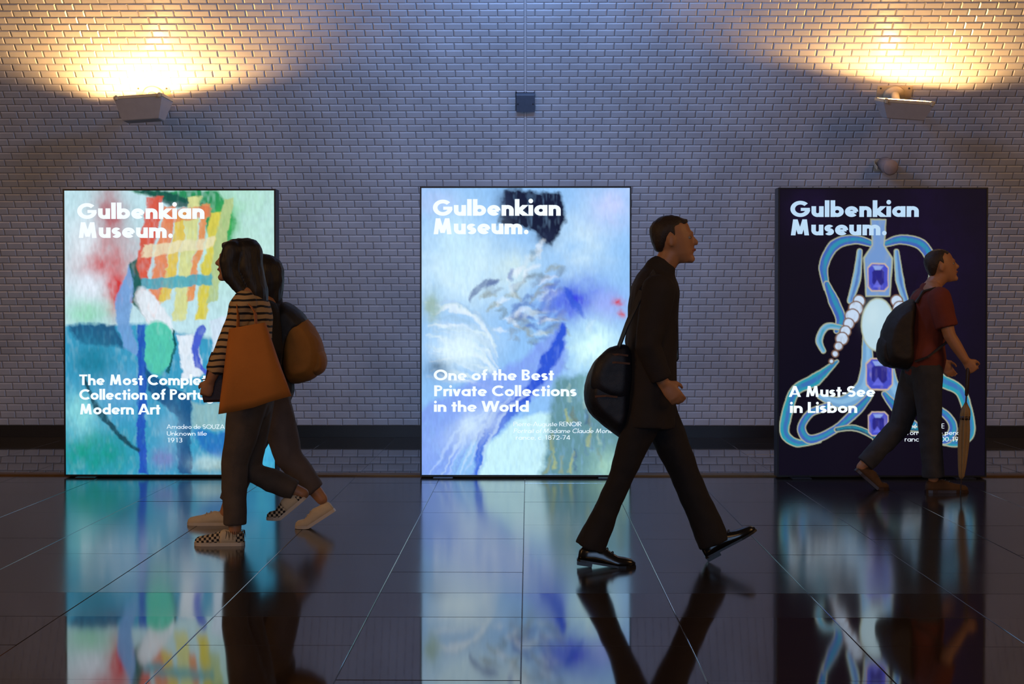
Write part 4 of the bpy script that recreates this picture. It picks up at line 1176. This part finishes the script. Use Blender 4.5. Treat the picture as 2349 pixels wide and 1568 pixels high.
B.cloth('trousers', [pel, ([hn, lerp(hn, kn, .5), kn, lerp(kn, an, .4), lerp(kn, an, .80)], [.115, .100, .083, .074, .062]), ([hf, lerp(hf, kf, .5), kf, lerp(kf, af, .4), lerp(kf, af, .80)], [.115, .100, .083, .074, .062])], M['trouser_grey'], wrinkle=.005)
B.shoe(B.J(527, 1212).x, .0, -.07, .262, 0, 'sneaker', M['canvas_white'], M['rubber_white'], M['lace'], label='cream canvas lace-up sneaker')
B.shoe(B.J(784, 1200).x, .002, .08, .262, R(33), 'sneaker', M['canvas_white'], M['rubber_white'], M['lace'])
B.hair_cap(M['hair'], [([B.hp(-.18, 0, .6), B.hp(-.26, 0, .3), B.J(628, 690)], [(.09, .095), (.085, .10), (.05, .08)])], 1.06, .36, .30)


def rounded_pack(fig, name, pts, th0, th1, m, parent, ysc=1., vox=.009, inset=0., smooth=5, wr=.003):
    """a soft bag from its side outline (pixel points on the figure's plane) spanning th0..th1 across"""
    P_ = [fig.J(*p_) for p_ in curve_pts(pts + [pts[0]], 5)[:-1]]
    c = sum(P_, Vector()) / len(P_); q = MB(); rings = []
    for t in np.linspace(0, 1, 9):
        e = (1 - abs(2 * t - 1) ** 2.6 * .42)
        rings.append([Vector((c.x + (p_.x - c.x) * e, -(th0 + (th1 - th0) * t), c.z + (p_.z - c.z) * (1 - (1 - e) * .8))) for p_ in P_])
    q.grid(rings)
    return q.skin(name, m, parent, vox, smooth, wr, 16)


bp_ = empty('backpack', (B.bx, B.D, 0), 'mustard backpack with black top worn by the walker in white sneakers', 'backpack')
rounded_pack(B, 'pack_body', [(652, 735), (690, 722), (722, 752), (742, 800), (735, 852), (700, 876), (655, 872), (645, 800)], -.15, .15, M['mustard'], bp_)
rounded_pack(B, 'top_panel', [(638, 700), (658, 692), (690, 712), (708, 738), (690, 748), (660, 800), (648, 880), (636, 860), (634, 760)], -.135, .152, M['pack_black'], bp_)
rounded_pack(B, 'front_pocket', [(712, 796), (735, 795), (749, 822), (744, 850), (722, 862), (708, 845)], -.11, .11, M['mustard'], bp_)
for n_ in (.10, -.10):
    q = MB(); q.strip([B.J(646, 712, n_), B.J(632, 694, n_ * 1.02), B.J(610, 690, n_ * 1.05), B.J(584, 712, n_ * 1.15), B.J(575, 760, n_ * 1.2), B.J(588, 815, n_ * 1.4), B.J(640, 850, n_ * 1.6), B.J(655, 862, n_ * 1.3)], .05, .012, (0, 1, 0)); q.build('shoulder_strap', M['pack_black'], bp_)

# --- man in the dark coat
Cm = Figure(8.14, 1500, 1, 'walking man in a long dark coat, black trousers and black leather shoes')
hipc, neckb = Cm.J(1492, 915), Cm.J(1508, 636)
tor = torso_shell(hipc, lerp(hipc, neckb, .90), .90, 1.12)
sh_n, sh_f = Cm.J(1502, 668, .20), Cm.J(1506, 668, -.20)
el_n, wr_n = Cm.J(1478, 790, .25), Cm.J(1512, 872, .23)
el_f, wr_f = Cm.J(1470, 785, -.25), Cm.J(1480, 880, -.23)
hn, kn, an = Cm.J(1488, 918, .085), Cm.J(1424, 1085, .085), Cm.J(1357, 1236, .085)
hf, kf, af = Cm.J(1500, 918, -.085), Cm.J(1572, 1082, -.085), Cm.J(1638, 1240, -.085)
Cm.build_body(Cm.J(1543, 549), .238, R(6), (neckb, Cm.J(1522, 612)), [tor], [mk(sh_n, el_n, wr_n, 1.1), mk(sh_f, el_f, wr_f, 1.1)], [mkl(hn, kn, an, 1.02), mkl(hf, kf, af, 1.02)],
              [(wr_n, (.65, 0, -.75), (0, 1, 0), (1, 0, .3), 1.05), (wr_f, (.1, 0, -1), (0, -1, 0), (1, 0, 0), 1.05)], 1.05)
ct = ([Cm.J(1513, 622), Cm.J(1508, 640), Cm.J(1503, 662), Cm.J(1499, 705), Cm.J(1496, 770), Cm.J(1492, 845), Cm.J(1488, 915), Cm.J(1484, 978)],
      [(.080, .086), (.106, .162), (.122, .21), (.128, .205), (.130, .200), (.134, .200), (.138, .205), (.142, .205)])
Cm.cloth('coat', [ct, ([sh_n, lerp(sh_n, el_n, .5), el_n, lerp(el_n, wr_n, .92)], [.085, .075, .066, .055]), ([sh_f, lerp(sh_f, el_f, .5), el_f, lerp(el_f, wr_f, .92)], [.085, .075, .066, .055])], M['coat'], wrinkle=.006, wscale=9)
q = MB(); q.limb([Cm.J(1510, 634), Cm.J(1518, 618)], [(.073, .078), (.066, .068)], n=24, round_ends=False); q.build('shirt_collar', mat('grey_shirt', (.16, .16, .19), .7), Cm.root, True)
q = MB(); q.strip([Cm.J(1497, 622, .0) + Vector((0, 0, 0)), Cm.J(1500, 646, .085), Cm.J(1534, 690, .10), Cm.J(1549, 760, .07)], .05, .012, (0, 1, .2)); q.strip([Cm.J(1497, 622, .0), Cm.J(1500, 646, -.085), Cm.J(1534, 690, -.10), Cm.J(1549, 760, -.07)], .05, .012, (0, 1, -.2)); q.build('lapel', M['coat'], Cm.root)
pel = ([lerp(hipc, neckb, -.10), hipc], [(.11, .15), (.13, .175)])
Cm.cloth('trousers', [pel, ([hn, lerp(hn, kn, .5), kn, lerp(kn, an, .5), lerp(kn, an, 1.10)], [.105, .084, .062, .060, .080]), ([hf, lerp(hf, kf, .5), kf, lerp(kf, af, .5), lerp(kf, af, 1.08)], [.105, .090, .076, .076, .084])], M['suit'], wrinkle=.006)
Cm.shoe(Cm.J(1320, 1295).x + .005, .0, .085, .292, R(9), 'dress', M['black_leather'], M['frame'], M['lace_black'], label='black polished leather lace-up shoe')
Cm.shoe(Cm.J(1624, 1290).x, .018, -.085, .292, R(-29), 'dress', M['black_leather'], M['frame'], M['lace_black'])
Cm.hair_cap(M['hair_brown'], None, 1.0, .36, .26)

sb = empty('shoulder_bag', (Cm.bx, Cm.D, 0), 'large navy-black shoulder bag hanging behind the man in the coat', 'bag')
rounded_pack(Cm, 'bag_body', [(1398, 799), (1438, 796), (1450, 850), (1450, 950), (1432, 1004), (1390, 980), (1346, 938), (1340, 886), (1362, 830)], -.16, .16, M['navy'], sb)
rounded_pack(Cm, 'flap', [(1396, 794), (1438, 791), (1447, 850), (1440, 905), (1420, 915), (1380, 905), (1350, 880), (1364, 826)], .06, .175, M['navy'], sb)
for (y_, a_, b_) in ((812, 1392, 1436), (830, 1378, 1440), (905, 1362, 1412)):
    q = MB(); q.strip([Cm.J(a_, y_, .160), Cm.J((a_ + b_) / 2, y_ - 2, .178), Cm.J(b_, y_ + 1, .172)], .010, .003, (0, 0, 1)); q.build('webbing_trim', M['trim_brown'], sb)
q = MB(); q.strip([Cm.J(1412, 806, .12), Cm.J(1432, 745, .20), Cm.J(1466, 668, .22), Cm.J(1498, 628, .14), Cm.J(1535, 656, .04), Cm.J(1558, 740, -.08), Cm.J(1560, 820, -.14), Cm.J(1530, 860, -.22), Cm.J(1450, 840, -.20)], .045, .006, (0, .6, .8)); q.build('shoulder_strap', M['navy'], sb)

# --- man with umbrella
Dm = Figure(11.40, 2125, 1, 'walking man in a rust-red T-shirt, dark jeans and brown suede shoes')
hipc, neckb = Dm.J(2118, 843), Dm.J(2136, 664)
tor = torso_shell(hipc, neckb, 1.08, 1.06)
sh_n, sh_f = Dm.J(2138, 684, .20), Dm.J(2132, 684, -.20)
el_n, wr_n = Dm.J(2158, 768, .24), Dm.J(2192, 822, .25)
el_f, wr_f = Dm.J(2150, 775, -.25), Dm.J(2180, 828, -.24)
hn, kn, an = Dm.J(2120, 850, .085), Dm.J(2126, 978, .085), Dm.J(2134, 1094, .085)
hf, kf, af = Dm.J(2112, 850, -.085), Dm.J(2070, 980, -.085), Dm.J(1982, 1074, -.085)
Dm.build_body(Dm.J(2158, 610), .236, R(12), (neckb, Dm.J(2143, 650)), [tor], [mk(sh_n, el_n, wr_n, 1.12), mk(sh_f, el_f, wr_f, 1.12)], [mkl(hn, kn, an, 1.05), mkl(hf, kf, af, 1.05)],
              [(wr_n, (.55, -.05, -.75), (.35, .6, -.2), (.8, 0, .5), 1.05, (1.0, 1.1, .7)), (wr_f, (.5, 0, -.8), (0, -1, 0), (1, 0, .3), 1.05)], 1.08)
Dm.cloth('t_shirt', [([lerp(hipc, neckb, .02)] + tor[0][2:], [(.14, .185)] + [add(r, .02) for r in tor[1][2:]]), ([sh_n, lerp(sh_n, el_n, .78)], [.082, .078]), ([sh_f, lerp(sh_f, el_f, .78)], [.082, .078]), ([neckb, Dm.J(2139, 657)], [.082, .072])], M['rust'], wrinkle=.006, wscale=9)
pel = ([lerp(hipc, neckb, -.12), hipc, lerp(hipc, neckb, .10)], [(.115, .15), (.138, .178), (.13, .17)])
Dm.cloth('jeans', [pel, ([hn, lerp(hn, kn, .5), kn, lerp(kn, an, .5), lerp(kn, an, .98)], [.112, .096, .080, .076, .078]), ([hf, lerp(hf, kf, .5), kf, lerp(kf, af, .5), lerp(kf, af, .92)], [.112, .096, .080, .072, .070])], M['denim'], wrinkle=.006)
Dm.shoe(Dm.J(2117, 1126).x, .0, .085, .292, 0, 'sneaker', M['brown_suede'], M['dark_wood'], M['lace_black'], label='brown suede walking shoe')
Dm.shoe(Dm.J(1950, 1126).x, .0, -.085, .290, R(42), 'sneaker', M['brown_suede'], M['dark_wood'], M['lace_black'])
Dm.hair_cap(M['hair_brown'], None, .985, .36, .22)

bk = empty('backpack', (Dm.bx, Dm.D, 0), 'dark brown backpack worn by the man in the rust-red T-shirt', 'backpack')
rounded_pack(Dm, 'pack_body', [(2078, 690), (2098, 690), (2092, 760), (2092, 838), (2060, 846), (2028, 836), (2018, 800), (2026, 750), (2050, 710)], -.16, .17, M['pack_brown'], bk)
rounded_pack(Dm, 'front_pocket', [(2040, 765), (2050, 790), (2046, 836), (2026, 838), (2012, 815), (2018, 775)], -.12, .12, M['pack_brown'], bk)
for n_ in (.11, -.11):
    q = MB(); q.strip([Dm.J(2092, 694, n_), Dm.J(2108, 668, n_ * 1.05), Dm.J(2134, 660, n_ * 1.1), Dm.J(2165, 684, n_ * 1.15), Dm.J(2174, 730, n_ * 1.3), Dm.J(2160, 780, n_ * 1.7), Dm.J(2112, 816, n_ * 1.75), Dm.J(2088, 826, n_ * 1.4)], .055, .012, (0, 1, 0)); q.build('shoulder_strap', M['pack_brown'], bk)

tipw = at(2203, 1133, 11.15)
um = empty('umbrella', (tipw.x, tipw.y, 0), 'closed tan umbrella held like a cane by the man in the rust-red T-shirt', 'umbrella')
mp_ = 11.15 / F_PX
zz = lambda py: at(2203, py, 11.15).z - .0
top = Vector((at(2221, 838, 11.15).x - tipw.x, -.0, zz(838)))
ax = lambda z: Vector((top.x * z / top.z, 0, z))
q = MB(); q.limb([ax(.004), ax(.10), ax(top.z)], [.004, .005, .006], n=10); q.build('shaft', M['dark_wood'], um, True)
q = MB(); q.limb([ax(zz(905)), ax(zz(880)), ax(zz(850)), ax(zz(824))], [.011, .014, .015, .013], n=14); q.build('handle', M['dark_wood'], um, True)
q = MB(); rings = []
for py, r_ in ((926, .009), (935, .026), (950, .030), (965, .028), (985, .032), (1010, .033), (1040, .029), (1070, .023), (1092, .016), (1098, .007)):
    c = ax(zz(py)); rings.append([c + Vector((r_ * (1 + .22 * math.cos(8 * a + zz(py) * 5)) * math.cos(a), r_ * (1 + .22 * math.cos(8 * a + zz(py) * 5)) * math.sin(a), .012 * math.cos(8 * a) if py < 940 else 0)) for a in [2 * math.pi * k / 48 for k in range(48)]])
q.grid(rings); q.build('folded_canopy', M['umbrella'], um, True)
q = MB(); c = ax(zz(958)); q.limb([c + Vector((0, 0, -.012)), c + Vector((0, 0, .012))], [.034, .034], n=24, round_ends=False); q.build('tie_strap', M['dark_wood'], um, True)
q = MB(); q.limb([ax(.0), ax(.03)], [.004, .006], n=10); q.build('ferrule', M['plate'], um, True)
